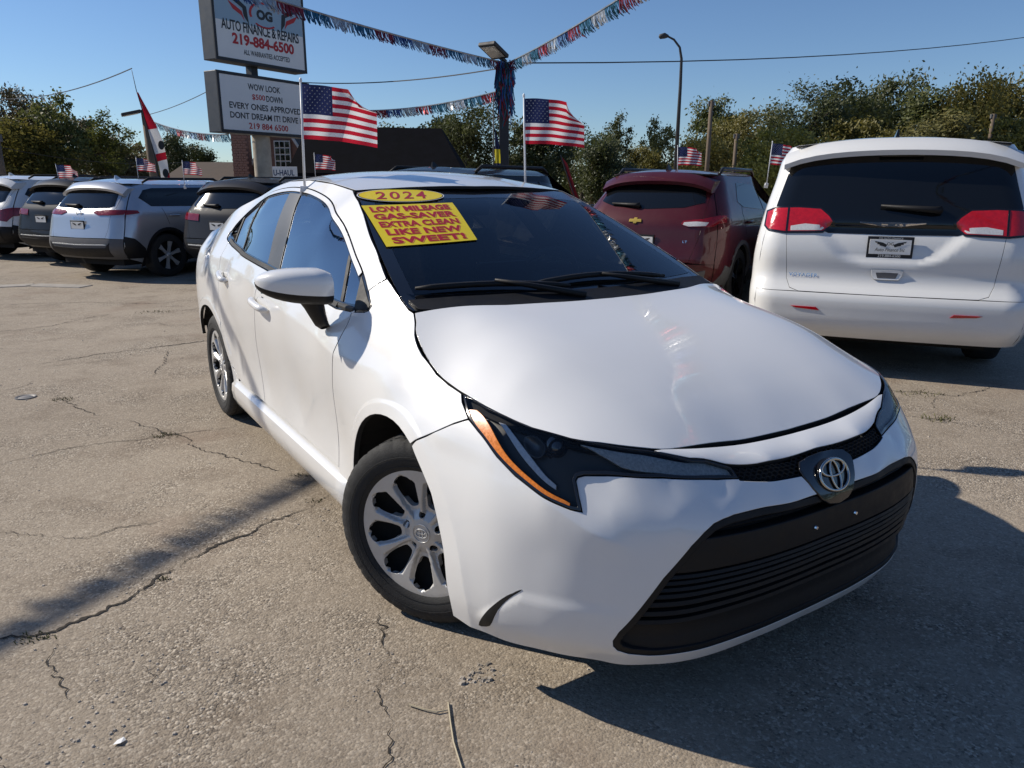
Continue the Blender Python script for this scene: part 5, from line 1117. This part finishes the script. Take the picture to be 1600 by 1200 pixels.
# ------------------------------------------------------------------ parked vehicles (x forward from the rear bumper, y left)
def suv_wheel(r, wid, spokes, m_face, name='wheel'):
    w = bpy.data.objects.new(name, None); COL.objects.link(w); h = wid / 2; ri = r * .66
    prof = [(ri, -h * .82), (ri + .012, -h * .95), (r * .82, -h), (r * .95, -h * .93), (r * .985, -h * .8), (r, -h * .6), (r, h * .6), (r * .985, h * .8), (r * .9, h), (ri, h * .8)]
    mb = MB(); mb.lathe(prof, 56); mb.build('tyre', M_rub, w, auto=40)
    mb = MB(); mb.lathe([(ri * .96, -h * .80), (ri * 1.02, -h * .92), (ri * 1.04, -h * .86)], 48); mb.lathe([(0, -h * .25), (ri * .9, -h * .2), (ri * .98, -h * .8)], 40); mb.build('rim', M_dark, w, True)
    for k in range(spokes):
        a = 2 * math.pi * k / spokes + .3; mb = MB(); c, s = math.cos(a), math.sin(a); v = []
        for rr, hw, d in ((ri * .16, .022, -h * .80), (ri * .55, .020, -h * .84), (ri * .97, .036, -h * .90)):
            for e in (-1, 1):
                for dd in (0, .03): v.append((rr * c - e * hw * s, d + dd, rr * s + e * hw * c))
        f = []
        for i in (0, 4): f += [(i, i + 2, i + 6, i + 4), (i, i + 4, i + 5, i + 1), (i + 2, i + 3, i + 7, i + 6)]
        mb.add(v, f); mb.build('spoke', m_face, w)
    mb = MB(); mb.lathe([(0, -h * .88), (ri * .16, -h * .86), (ri * .2, -h * .7)], 20); mb.build('hub', m_face, w, True)
    return w
def strip(line, wd):
    """narrow closed outline along an open line"""
    L = [np.array(p, float) for p in line]; a = []; b = []
    for i, p in enumerate(L):
        t = L[min(i + 1, len(L) - 1)] - L[max(i - 1, 0)]; t = t / (np.linalg.norm(t) + 1e-9); n = np.array([-t[1], t[0]]) * wd / 2; a.append(tuple(p + n)); b.append(tuple(p - n))
    return a + b[::-1]
def plate(root, F, y0, z0, w=.305, h=.152, detail=True, ref=(-1, 0, 0)):
    q = [(y0 - w / 2, z0 - h / 2), (y0 + w / 2, z0 - h / 2), (y0 + w / 2, z0 + h / 2), (y0 - w / 2, z0 + h / 2)]
    x0 = float(F(np.array([y0]), np.array([z0]))[0][0]) - .012; P = lambda y, z: np.stack([y * 0 + x0, y, z], -1)
    fr = patch('plate_frame', q, P, M_ink, root, .1, gap=0, depth=.012, ref=ref)
    patch('plate', [(y0 - w * .45, z0 - h * .33), (y0 + w * .45, z0 - h * .33), (y0 + w * .45, z0 + h * .36), (y0 - w * .45, z0 + h * .36)], P, M_whv, fr, .1, gap=0, off=.003, depth=.002, ref=ref)
    G = lambda u, v: P(y0 - u, v)         # read from behind: left of the text is +y
    wing = [(.02, .03), (.05, .045), (.105, .055), (.10, .045), (.085, .042), (.09, .034), (.07, .031), (.072, .024), (.05, .02), (.03, .012)]
    for s in (-1, 1):
        pl = [(s * a * w / .305, z0 + b * h / .152 - .012) for a, b in wing]; n = len(pl); decal('wing_mark', pl, [tuple(range(n))], G, M_ink, fr, off=.005, ref=ref)
    if detail:
        for t, hh, ww, zz, m in (('OG', .022, .045, .014, M_ink), ('Auto Finance Inc', .026, .20, -.030, M_ink), ('219-884-6500', .018, .15, -.071, M_whv), ('OG AUTO FINANCE', .012, .16, .060, M_whv)):
            tv, tf = text2d(t, 1, 0, .25 if 'Inc' in t else 0, 1, ww, hh); decal('lettering', tv + np.array([0, z0 + zz]), tf, G, m, fr, off=.006, ref=ref)
    return fr
def build_suv(root, B, H, m, spec):
    rf = (-1, 0, .1); q = .293 * B.rho; zt = B.top; zb = spec['zb']; z0 = B.bot
    dent = spec.get('dent'); F = lambda y, z: np.stack([B.rear(y, z) + (dent(y, z) if dent else 0), y, z], -1)
    yb = lambda z: float(B.w(np.array(z))) - q
    zs = [float(z) for z in np.linspace(z0, zb, 5)]; zu = [float(z) for z in np.linspace(zb, zt, 12)]
    patch('rear_bumper', [(yb(z), z) for z in zs] + [(-yb(z), z) for z in zs[::-1]], F, spec.get('bumper_mat', m), root, .05, gap=.002, ref=rf)
    gate = sym(spec['gate']); gt = patch('tailgate', gate, F, m, root, .028 if dent else .04, gap=.003, ref=rf)
    zu2 = [float(z) for z in np.linspace(zb, spec['gate'][-1][1] + .001, 12)]
    for s in (-1, 1):
        g = [(s * a, b) for a, b in spec['gate'] if a > .05]; lo = [p for p in g if p[1] >= zb - .02]
        patch('rear_quarter', [(s * yb(z), z) for z in zu2] + lo[::-1], F, m, root, .04, gap=.002, ref=rf)
    top = spec['gate'][-1][1]
    rp = sym([(0, top), (spec['gate'][-2][0], top), (yb(top), top), (yb(zt), zt), (0, zt)]) if zt - top > .02 else None
    if rp: patch('roof_header', rp, F, m, root, .05, gap=.001, ref=rf)
    # sides
    S = lambda sg: (lambda x, z: np.stack([x, sg * B.side(x, z), z], -1)); L = B.L; wr = spec['wr']; ar = wr + .055; xa, xf = spec['axles']
    xr = lambda z: float(B.r(np.array(z))) + B.bow + q
    def arch(cx): return [(cx + ar * math.cos(R(a)), wr + (ar) * math.sin(R(a))) for a in np.linspace(195, -15, 24)]
    zz = [float(z) for z in np.linspace(zt, z0, 14)]
    outl = [(xr(z), z) for z in zz] + arch(xa) + [(xa + ar + .06, .24), (xf - ar - .06, .24)] + arch(xf) + [(L - .32, .30), (L - .25, .6), (L - .34, .92), (L - 1.25, 1.06), (L - 1.95, zt - .03), (L - 2.15, zt)]
    for sg in (-1, 1):
        patch('body_side', outl, S(sg), m, root, .06, gap=0, depth=.03, ref=(0, sg, 0), edge=.04)
        for key, mm, nm, off in (('windows', M_win, 'side_window', .004), ('clad', spec.get('clad_mat', M_plas), 'cladding', .008), ('side_lamps', M_redd, 'tail_lamp_side', .006), ('caps', m, 'fuel_cap', .001)):
            for pl in spec.get(key, []): patch(nm, pl, S(sg), mm, root, .05, gap=0, off=off, depth=off + .006, ref=(0, sg, 0))
        for ln in spec.get('side_gaps', []): patch('door_gap', strip(ln, .006), S(sg), M_dark, root, .05, gap=0, off=.0012, depth=.004, rnd=.0002, ref=(0, sg, 0))
        for x, z in spec.get('handles', []):
            y = float(B.side(np.array([x]), np.array([z]))[0]); MB().tube([(x - .10, sg * (y + .005), z), (x - .08, sg * (y + .03), z), (x + .08, sg * (y + .03), z), (x + .10, sg * (y + .005), z)], .014, 8).build('door_handle', spec.get('handle_mat', m), root, True)
        if spec.get('arch_trim'):
            for cx in (xa, xf):
                o = [(cx + (ar + .045) * math.cos(R(a)), wr + (ar + .045) * math.sin(R(a))) for a in np.linspace(200, -20, 26)]; i_ = [(cx + (ar - .002) * math.cos(R(a)), wr + (ar - .002) * math.sin(R(a))) for a in np.linspace(-20, 200, 26)]
                patch('arch_trim', o + i_, S(sg), spec.get('clad_mat', M_plas), root, .05, gap=0, off=.010, depth=.03, ref=(0, sg, 0))
        for cx in (xa, xf):
            v = []; f = []
            for k in range(17):
                a = R(-15 + 210 * k / 16); yy = float(B.side(np.array([cx]), np.array([.7]))[0])
                for y in (yy - .03, yy - .34): v.append((cx + (ar + .01) * math.cos(a), sg * y, wr + (ar + .01) * math.sin(a)))
            for k in range(16): f.append((2 * k, 2 * k + 1, 2 * k + 3, 2 * k + 2))
            f.append(tuple(2 * k + 1 for k in range(17))); MB().add(v, f).build('arch_liner', M_dark, root)
        yw = float(B.side(np.array([2.0]), np.array([.6]))[0]) - .135
        for cx in (xa, xf): copy_part(spec['wheel'], root, (cx, sg * yw, wr), 0 if sg < 0 else math.pi)
        # mirror
        xm, zm = spec.get('mirror', (L - 1.55, 1.08)); ym = float(B.side(np.array([xm]), np.array([zm]))[0]) + .10
        MB().box((xm, sg * ym, zm), (.12, .20, .15)).build('door_mirror', spec.get('mirror_mat', m), root, bevel=.035)
    # roof, windshield and hood
    wt = lambda x: float(B.side(np.array([x]), np.array([zt]))[0]); x1 = float(B.r(np.array(zt))); xs = [x1 + .02, x1 + .1] + list(np.linspace(x1 + .3, L - 2.15, 7))
    hw = [(x, wt(max(x, xr(zt) + .01)) + .004) for x in xs]
    crown = H - zt
    RF = lambda x, y: np.stack([x, y, zt + crown * (1 - np.clip(np.abs(y) / float(B.w(np.array(zt))), 0, 1) ** 2.4) * np.clip((x - x1 + .1) / .45, 0, 1) ** .6], -1)
    patch('roof', [(x, min(y, yb(zt) if i == 0 else 9)) for i, (x, y) in enumerate(hw)] + [(x, -min(y, yb(zt) if i == 0 else 9)) for i, (x, y) in list(enumerate(hw))[::-1]], RF, spec.get('roof_mat', m), root, .06, gap=0, ref=(0, 0, 1))
    v = []; f = []
    for x, z, w in ((L - 2.2, H - .02, .60), (L - 2.12, zt - .01, .64), (L - 1.2, 1.05, .80), (L - .45, .97, .80), (L - .12, .80, .72), (L - .03, .55, .72), (L - .1, .28, .70)):
        for k in (-1, -.5, 0, .5, 1): v.append((x + .06 * (1 - k * k), w * k, z - .02 * k * k))
    for i in range(6):
        for j in range(4): f.append((i * 5 + j, i * 5 + j + 1, (i + 1) * 5 + j + 1, (i + 1) * 5 + j))
    mesh('windshield', v[5:15], [tuple(i - 5 for i in q_) for q_ in f[4:8]], M_win, root, True); mesh('roof_front', v[:10], f[:4], m, root, True); mesh('front_panel', v[10:], [tuple(i - 10 for i in q_) for q_ in f[8:]], m, root, True)
    MB().box((L / 2, 0, .36), (L - .5, float(B.w(np.array(.6))) * 2 - .5, .26)).build('underbody', M_dark, root)
    # things on the rear
    for pl, mm, nm, off in spec['rear']:
        patch(nm, pl, F, mm, root, .04, gap=0, off=off, depth=off + .006, ref=rf)
    return F
def both(pl): return [pl, [(-a, b) for a, b in pl]]
def spoiler(root, B, m, hw, z1, z2, x_in, x_out, th=.05):
    v = []; f = []; n = 15
    for i in range(n):
        u = -1 + 2 * i / (n - 1); y = u * hw; e = 1 - abs(u) ** 6
        for x, z in ((x_in, z2 + .012), (x_out + .10, z2 + .008 * e), (x_out + .0, z1 + th * .9), (x_out + .015, z1), (x_in, z1 + .02)):
            v.append((x + .07 * u * u, y, z - .05 * u * u - .05 * abs(u) ** 5))
    for i in range(n - 1):
        for j in range(5): f.append((i * 5 + j, i * 5 + (j + 1) % 5, (i + 1) * 5 + (j + 1) % 5, (i + 1) * 5 + j))
    f += [tuple(range(5)), tuple((n - 1) * 5 + k for k in range(5))[::-1]]
    bm = bmesh.new(); vv = [bm.verts.new(p) for p in v]; [bm.faces.new([vv[i] for i in q]) for q in f]; return from_bm('spoiler', bm, m, root, auto=50)
def rear_wiper(root, F, y0, y1, z0, z1, off=.03):
    P = lambda y, z, o: (float(F(np.array([y]), np.array([z]))[0][0]) - o, y, z)
    MB().tube([P(y0, z0, .02), P(y0 * .9 + y1 * .1, z0 * .9 + z1 * .1, off + .015), P(y1, z1, off)], [.03, .024, .010], 8).build('rear_wiper', M_plas, root, True)
def fin(root, x, z, m): MB().add([(x, -.02, z), (x + .16, -.03, z), (x + .16, .03, z), (x, .02, z), (x + .02, -.004, z + .085), (x + .05, -.004, z + .085), (x + .05, .004, z + .085), (x + .02, .004, z + .085)], [(0, 1, 5, 4), (1, 2, 6, 5), (2, 3, 7, 6), (3, 0, 4, 7), (4, 5, 6, 7)]).build('antenna_fin', m, root, auto=50)
def rails(root, B, x0, x1, y, z, m):
    for s in (-1, 1): MB().tube([(x0, s * y, z - .04), (x0 + .12, s * y, z + .02), (x1 - .12, s * y, z + .025), (x1, s * y, z - .03)], [.018, .022, .022, .016], 8).build('roof_rail', m, root, True)

W_a = suv_wheel(.345, .225, 5, M_alu); W_b = suv_wheel(.355, .235, 6, M_alu); W_k = suv_wheel(.35, .235, 5, M_gloss)
# --- white minivan
van = empty('white_minivan', (2.735, 5.44, 0), R(67.5))
VB = Body(5.17, [(.28, .08, .93), (.36, .02, .955), (.50, 0, .97), (.615, .02, .972), (.68, .075, .972), (.85, .10, .97), (1.0, .115, .955), (1.1, .15, .94), (1.3, .25, .90), (1.5, .36, .855), (1.62, .40, .825), (1.70, .42, .77)], .20)
def van_dent(y, z):
    a = np.abs(y); hw = np.interp(z, [.84, .88, 1.05], [.27, .33, .50]); k = np.clip((hw + .04 - a) / .15, 0, 1) * np.clip((z - .825) / .08, 0, 1) * np.clip((1.16 - z) / .06, 0, 1); k = k * k * (3 - 2 * k)
    return .028 * k
vl = [(.885, 1.10), (.88, 1.20), (.81, 1.229), (.66, 1.235), (.50, 1.227), (.44, 1.18), (.41, 1.145), (.425, 1.115), (.475, 1.071), (.74, 1.062), (.86, 1.075)]
vwin = [(0, 1.055), (.43, 1.058), (.50, 1.09), (.80, 1.20), (.825, 1.25), (.745, 1.575), (.71, 1.60), (.35, 1.622), (0, 1.627)]
van_spec = dict(zb=.620, gate=[(0, .621), (.60, .623), (.665, .645), (.695, .71), (.728, 1.06), (.815, 1.20), (.74, 1.60), (.66, 1.64), (0, 1.655)][0:7] + [(.68, 1.63), (0, 1.645)], dent=van_dent, wr=.355, axles=(1.08, 4.17), wheel=W_a, mirror=(3.45, 1.16),
    windows=[[(.62, 1.20), (.66, 1.50), (.80, 1.60), (1.55, 1.63), (1.55, 1.13)], [(1.62, 1.13), (1.62, 1.63), (2.6, 1.63), (2.62, 1.10)], [(2.70, 1.10), (2.68, 1.63), (3.1, 1.61), (3.75, 1.14), (3.75, 1.10)]],
    side_gaps=[[(1.58, .45), (1.58, 1.12)], [(2.66, .3), (2.66, 1.1)], [(3.72, .35), (3.75, 1.05)], [(1.2, .88), (2.6, .87)]], handles=[(1.75, .98), (2.80, .98)], side_lamps=[],
    rear=[(sym(vwin), M_win, 'rear_window', .004)] + [(p, M_redl, 'tail_lamp', .012) for p in both(vl)] + [(p, M_wlens, 'reverse_lamp', .0135) for p in both([(.70, 1.068), (.70, 1.10), (.60, 1.118), (.50, 1.112), (.465, 1.09), (.485, 1.075)])] + [(p, M_gloss, 'lamp_seam', .0145) for p in both([(.724, 1.064), (.735, 1.064), (.735, 1.232), (.724, 1.232)])] + [(p, M_gloss, 'lamp_edge', .009) for p in both(offset(densify(vl, .03), -.014))] + [(p, M_redl, 'bumper_reflector', .006) for p in both([(.435, .490), (.60, .500), (.64, .512), (.46, .512)])] + [(sym([(0, .728), (.08, .73), (.10, .76), (.105, .80), (0, .803)]), M_vanwhite, 'handle_surround', .012), (sym([(0, .742), (.06, .742), (.075, .782), (0, .785)]), M_grey, 'handle_recess', .014)])
F = build_suv(van, VB, 1.775, M_vanwhite, van_spec)
spoiler(van, VB, M_vanwhite, .80, 1.625, 1.742, .62, .30, .04)
MB().box((.365, -.02, 1.628), (.03, .30, .03)).build('high_brake_lamp', M_win, van, bevel=.008)
rear_wiper(van, F, -.30, .09, 1.235, 1.262); fin(van, .80, 1.75, M_win); plate(van, F, 0, .967)
for p_, m_, nm in (([(0, 1.118), (.06, 1.114), (.10, 1.122), (.215, 1.138), (.22, 1.144), (.10, 1.140), (.05, 1.143), (0, 1.143)], M_chr, 'wing_emblem'),): patch(nm, sym(p_), F, m_, van, .03, gap=0, off=.010, depth=.008, ref=(-1, 0, 0))
tv, tf = text2d('VOYAGER', 1, .02, 0, 1.25, .205, .027); decal('model_lettering', tv + np.array([-.575, .727]), tf, lambda u, v: F(-u, v), M_chr, van, off=.006, ref=(-1, 0, 0))
tag(van, 'white minivan seen from behind, chrome wing emblem and dealer plate on its tailgate', 'van')
# --- dark red SUV
redv = empty('red_suv', (1.45, 8.55, 0), R(58))
RB = Body(4.41, [(.30, .12, .84), (.45, .02, .89), (.62, .0, .905), (.75, .03, .905), (.9, .05, .90), (1.0, .07, .885), (1.1, .13, .855), (1.3, .30, .76), (1.45, .42, .69), (1.52, .45, .65)], .30, .5, .08)
rl = [(.44, .99), (.46, 1.025), (.66, 1.045), (.80, 1.08), (.81, 1.0), (.76, .968), (.51, .963)]
red_spec = dict(zb=.56, gate=[(0, .57), (.56, .575), (.61, .73), (.645, .85), (.66, .95), (.66, 1.13), (.63, 1.43), (0, 1.44)], wr=.345, axles=(.90, 3.54), wheel=W_k, arch_trim=True, clad_mat=M_grey, mirror=(2.85, 1.10),
    windows=[[(.93, 1.22), (1.10, 1.16), (1.90, 1.115), (1.90, 1.40), (1.35, 1.435), (1.15, 1.43)], [(1.96, 1.115), (1.96, 1.40), (2.35, 1.36), (2.82, 1.10)]], clad=[[(1.32, .25), (3.12, .25), (3.12, .42), (1.32, .42)], [(.25, .32), (.48, .32), (.48, .50), (.30, .545)]],
    side_gaps=[[(1.05, .85), (.98, 1.1), (1.05, 1.18)], [(1.93, .35), (1.93, 1.1)]], handles=[(1.18, .99), (2.1, .98)], side_lamps=[[(.20, 1.0), (.34, 1.01), (.40, 1.085), (.22, 1.08)]],
    rear=[(sym([(0, 1.145), (.42, 1.165), (.62, 1.22), (.60, 1.30), (.555, 1.40), (0, 1.41)]), M_win, 'rear_window', .004)] + [(p, M_redd, 'tail_lamp', .010) for p in both(rl)] + [(p, M_wlens, 'reverse_lamp', .012) for p in both([(.46, .985), (.47, 1.008), (.60, 1.018), (.72, 1.01), (.70, .975), (.52, .968)])] + [(sym([(0, .32), (.70, .34), (.74, .50), (.5, .44), (0, .44)]), M_grey, 'cladding', .008)])
F = build_suv(redv, RB, 1.585, M_red, red_spec)
spoiler(redv, RB, M_red, .66, 1.42, 1.545, .62, .30, .04); rails(redv, RB, .75, 2.2, .62, 1.57, M_char); rear_wiper(redv, F, .10, .45, 1.185, 1.20); fin(redv, .72, 1.56, M_black); plate(redv, F, 0, .79, detail=False)
cross = [(-.075, 1.0), (-.02, 1.0), (-.015, .985), (.02, .985), (.02, 1.0), (.075, 1.0), (.07, 1.03), (.02, 1.03), (.015, 1.045), (-.02, 1.045), (-.02, 1.03), (-.07, 1.03)]
patch('badge', [(y + .10, z) for y, z in cross], F, mat('gold_badge', (.55, .38, .08), .3, .7), redv, .03, gap=0, off=.012, depth=.01, ref=(-1, 0, 0))
tv, tf = text2d('LT', 1, .01, 0, 1.1, .05, .025); decal('trim_lettering', tv + np.array([.50, .79]), tf, lambda u, v: F(-u, v), M_chr, redv, off=.004, ref=(-1, 0, 0))
tag(redv, 'dark red SUV with grey wheel-arch trim parked left of the minivan', 'SUV')
# --- silver SUV and its neighbours in the left row
def row_body(H, w=.92): return Body(4.65, [(.33, .14, w - .08), (.45, .02, w - .02), (.62, .0, w), (.78, .04, w), (.95, .08, w - .01), (1.02, .10, w - .02), (1.1, .15, w - .045), (1.3, .30, w - .13), (1.45, .42, w - .20), (H - .09, .46, w - .25)], .30, .5, .08)
def row_suv(name, pos, m, label, style, H=1.60, bm_=None, wh=None):
    o = empty(name, pos, R(66)); B = row_body(H)
    lamp = {'slim': [(.30, 1.055), (.34, 1.085), (.55, 1.10), (.80, 1.095), (.80, 1.03), (.60, 1.02), (.42, 1.015)], 'wide': [(.40, .93), (.40, 1.03), (.82, 1.05), (.82, .95)], 'tall': [(.62, .78), (.60, .98), (.82, 1.03), (.83, .86), (.76, .76)]}[style]
    sp = dict(zb=.66, gate=[(0, .665), (.58, .67), (.62, .80), (.64, .98), (.665, 1.13), (.62, H - .17), (0, H - .15)], wr=.355, axles=(.93, 3.63), wheel=wh or W_b, arch_trim=True, clad_mat=M_plas, bumper_mat=bm_ or M_grey,
        windows=[[(.56, 1.28), (.68, 1.40), (.85, 1.43), (1.95, 1.44), (1.98, 1.13), (.72, 1.15)], [(2.03, 1.13), (2.0, 1.44), (2.5, 1.40), (3.1, 1.12)]], clad=[[(1.36, .26), (3.2, .26), (3.2, .42), (1.36, .42)], [(.17, .35), (.50, .35), (.47, .50), (.30, .66), (.168, .70)]],
        side_gaps=[[(.98, .86), (.9, 1.12)], [(2.0, .35), (2.0, 1.12)]], handles=[(1.10, 1.0), (2.25, .99)], caps=[[(.62 + .08 * math.cos(t), .99 + .08 * math.sin(t)) for t in np.linspace(0, 6.28, 17)[:-1]]],
        side_lamps=[[(.20, lamp[-2][1]), (.46, lamp[-2][1] + .03), (.44, lamp[2][1] - .01), (.22, lamp[2][1])]],
        rear=[(sym([(0, 1.115), (.55, 1.13), (.62, 1.16), (.56, H - .19), (0, H - .175)]), M_win, 'rear_window', .004)] + [(p, M_redd, 'tail_lamp', .010) for p in both(lamp)] + [(sym([(0, .36), (.62, .38), (.66, .60), (.58, .52), (0, .50)]), M_plas, 'bumper_insert', .006), (sym([(0, .55), (.60, .56), (.60, .575), (0, .565)]), M_alu, 'bumper_trim', .008)])
    F_ = build_suv(o, B, H, m, sp); spoiler(o, B, m, .68, H - .175, H - .055, .62, .30, .04); rear_wiper(o, F_, .05, .40, 1.16, 1.175); fin(o, .80, H - .03, m); plate(o, F_, 0, .855, detail=False)
    rails(o, B, .8, 2.4, .62, H - .02, M_plas); tag(o, label, 'SUV'); return o, F_
silv, F = row_suv('silver_suv', (-6.93, 12.05, -.10), M_silver, 'silver SUV with black lower cladding and slim red tail lamps', 'slim', 1.58); silv.scale = (1.03, 1.03, 1.0)
tv, tf = text2d('ROGUE', 1, .02, 0, 1.4, .26, .035); decal('model_lettering', tv + np.array([0, .955]), tf, lambda u, v: F(-u, v), M_chr, silv, off=.006, ref=(-1, 0, 0))
MB().lathe([(.042, -.008), (.052, -.012), (.058, 0)], 24, 'x', (float(F(np.array([0.]), np.array([1.045]))[0][0]) - .004, 0, 1.045)).build('badge', M_chr, silv, True)
row_suv('charcoal_suv', (-4.50, 11.5, -.08), M_char, 'charcoal SUV with chrome bumper strip, right of the silver SUV', 'wide', 1.58, M_char)
row_suv('dark_suv', (-8.75, 14.08, -.10), M_black, 'black SUV between the silver and the white SUV', 'wide', 1.62, M_char)
row_suv('white_suv', (-10.8, 15.36, -.10), M_vanwhite, 'white SUV with black bumper at the left end of the row', 'tall', 1.66, M_plas)
o, F = row_suv('black_suv', (-1.35, 8.2, 0), M_black, 'black SUV hidden behind the white sedan, only its roof showing', 'wide', 1.60, M_black)
o.rotation_euler = (0, 0, R(58))
for w_ in (W_a, W_b, W_k):
    for c_ in list(w_.children): bpy.data.objects.remove(c_)
    bpy.data.objects.remove(w_)
def sw(p): return sedan.matrix_world @ Vector(p) if False else Matrix.Translation((.391, 2.675, 0)) @ Matrix.Rotation(R(-57.126), 4, 'Z') @ Vector(p)
b1 = sw((-1.62, -.60, 1.375)); b2 = sw((-1.50, .585, 1.395))
car_flag(b1, .82, 8, 0, 'flag clipped to the passenger-side windows of the white sedan', 1.5)
car_flag(b2, .78, 6, 1, 'flag clipped to the far side of the white sedan roof', -1.5)
car_flag((1.93, 9.05, 1.44), .68, 10, 2, 'small flag on the rear of the red SUV roof', -3)
car_flag((2.80, 8.45, 1.42), .74, 5, 0, 'flag between the red SUV and the minivan', 3)
car_flag((-5.18, 12.2, 1.36), .66, 8, 1, 'small flag on the roof at the left end of the charcoal SUV', 0)
car_flag((-3.05, 12.0, 1.42), .74, 5, 2, 'small flag just right of the large sedan flag pole', 0)
car_flag((-7.35, 15.2, 1.42), .80, 5, 0, 'small flag below the feather banner', 0); car_flag((-8.8, 15.0, 1.28), .80, 25, 1, 'small flag over the silver SUV roof at far left', -4)
# feather banner
fb = empty('feather_banner', (-8.2, 18.0, -.1)); pts = [(.05, 0, 0), (-.05, 0, 2.0), (-.22, 0, 3.1), (-.31, 0, 3.55), (-.36, 0, 3.97)]; MB().tube(pts, [.022, .018, .012, .009, .006], 6).build('pole', M_dkm, fb, True)
v = []; f = []; mi = []; Ls = smooth_line([(.03, 1.55), (-.02, 2.0), (-.10, 2.5), (-.22, 3.1), (-.30, 3.5)], 6); Rs = smooth_line([(.24, 1.60), (.22, 2.05), (.12, 2.55), (-.08, 3.1), (-.27, 3.5)], 6)
for i, (a, b) in enumerate(zip(Ls, Rs)):
    for k in range(7): t = k / 6; v.append((a[0] + (b[0] - a[0]) * t, .03 * math.sin(3 * t + i * .4), a[1] + (b[1] - a[1]) * t))
for i in range(len(Ls) - 1):
    for k in range(6): f.append((i * 7 + k, i * 7 + k + 1, (i + 1) * 7 + k + 1, (i + 1) * 7 + k)); mi.append(0 if i > 13 or i in (6, 7) or (i < 2 and k > 3) else 1)
mesh('banner_cloth', v, f, [C_red, C_wh], fb, True, mi)
for cx, cz in ((.14, 2.36), (.17, 1.74)): decal('round_mark', [(cx + .07 * math.cos(t), cz + .10 * math.sin(t)) for t in np.linspace(0, 6.28, 19)[:-1]], [tuple(range(18))], lambda a, b: np.stack([a, a * 0 - .05, b], -1), M_blk, fb, off=.004, ref=(0, -1, 0))
tag(fb, 'tall red and white feather banner with dark round marks', 'banner')
yb_ = empty('furled_banner', (-.33, 13.9, 0)); MB().tube([(0, 0, 0), (0, 0, 2.9)], [.02, .010], 6).build('pole', M_dkm, yb_, True)
for z0, z1, m_, nm in ((1.62, 1.78, C_bl, 'blue_part'), (1.78, 2.02, cloth('yellow_cloth', (.65, .55, .03)), 'yellow_part'), (2.02, 2.35, C_bl, 'dark_part')):
    v = []; f = []
    for i in range(7):
        z = z0 + (z1 - z0) * i / 6
        for k in range(7): t = k / 6; v.append((.02 + (.10 if nm != 'dark_part' else .10 * (1 - i / 7)) * t, .05 * math.sin(7 * t + 4 * z), z))
    for i in range(6):
        for k in range(6): f.append((i * 7 + k, i * 7 + k + 1, (i + 1) * 7 + k + 1, (i + 1) * 7 + k))
    mesh(nm, v, f, m_, yb_, True)
tag(yb_, 'furled yellow and blue banner just left of the lamp post', 'banner')
rb = empty('folded_red_banner', (1.15, 14.5, 0)); MB().tube([(-.25, 0, 1.95), (.25, 0, .6)], .012, 5).build('pole', M_dkm, rb); mesh('banner_cloth', [(-.24, 0, 1.93), (-.12, .05, 1.80), (.06, 0, 1.3), (.22, .04, .95), (.10, 0, .95), (-.04, .03, 1.3)], [(0, 1, 2, 5), (5, 2, 3, 4)], cloth('dark_red_cloth', (.12, .01, .015)), rb); tag(rb, 'slanting dark red banner behind the far roof edge of the sedan', 'banner')
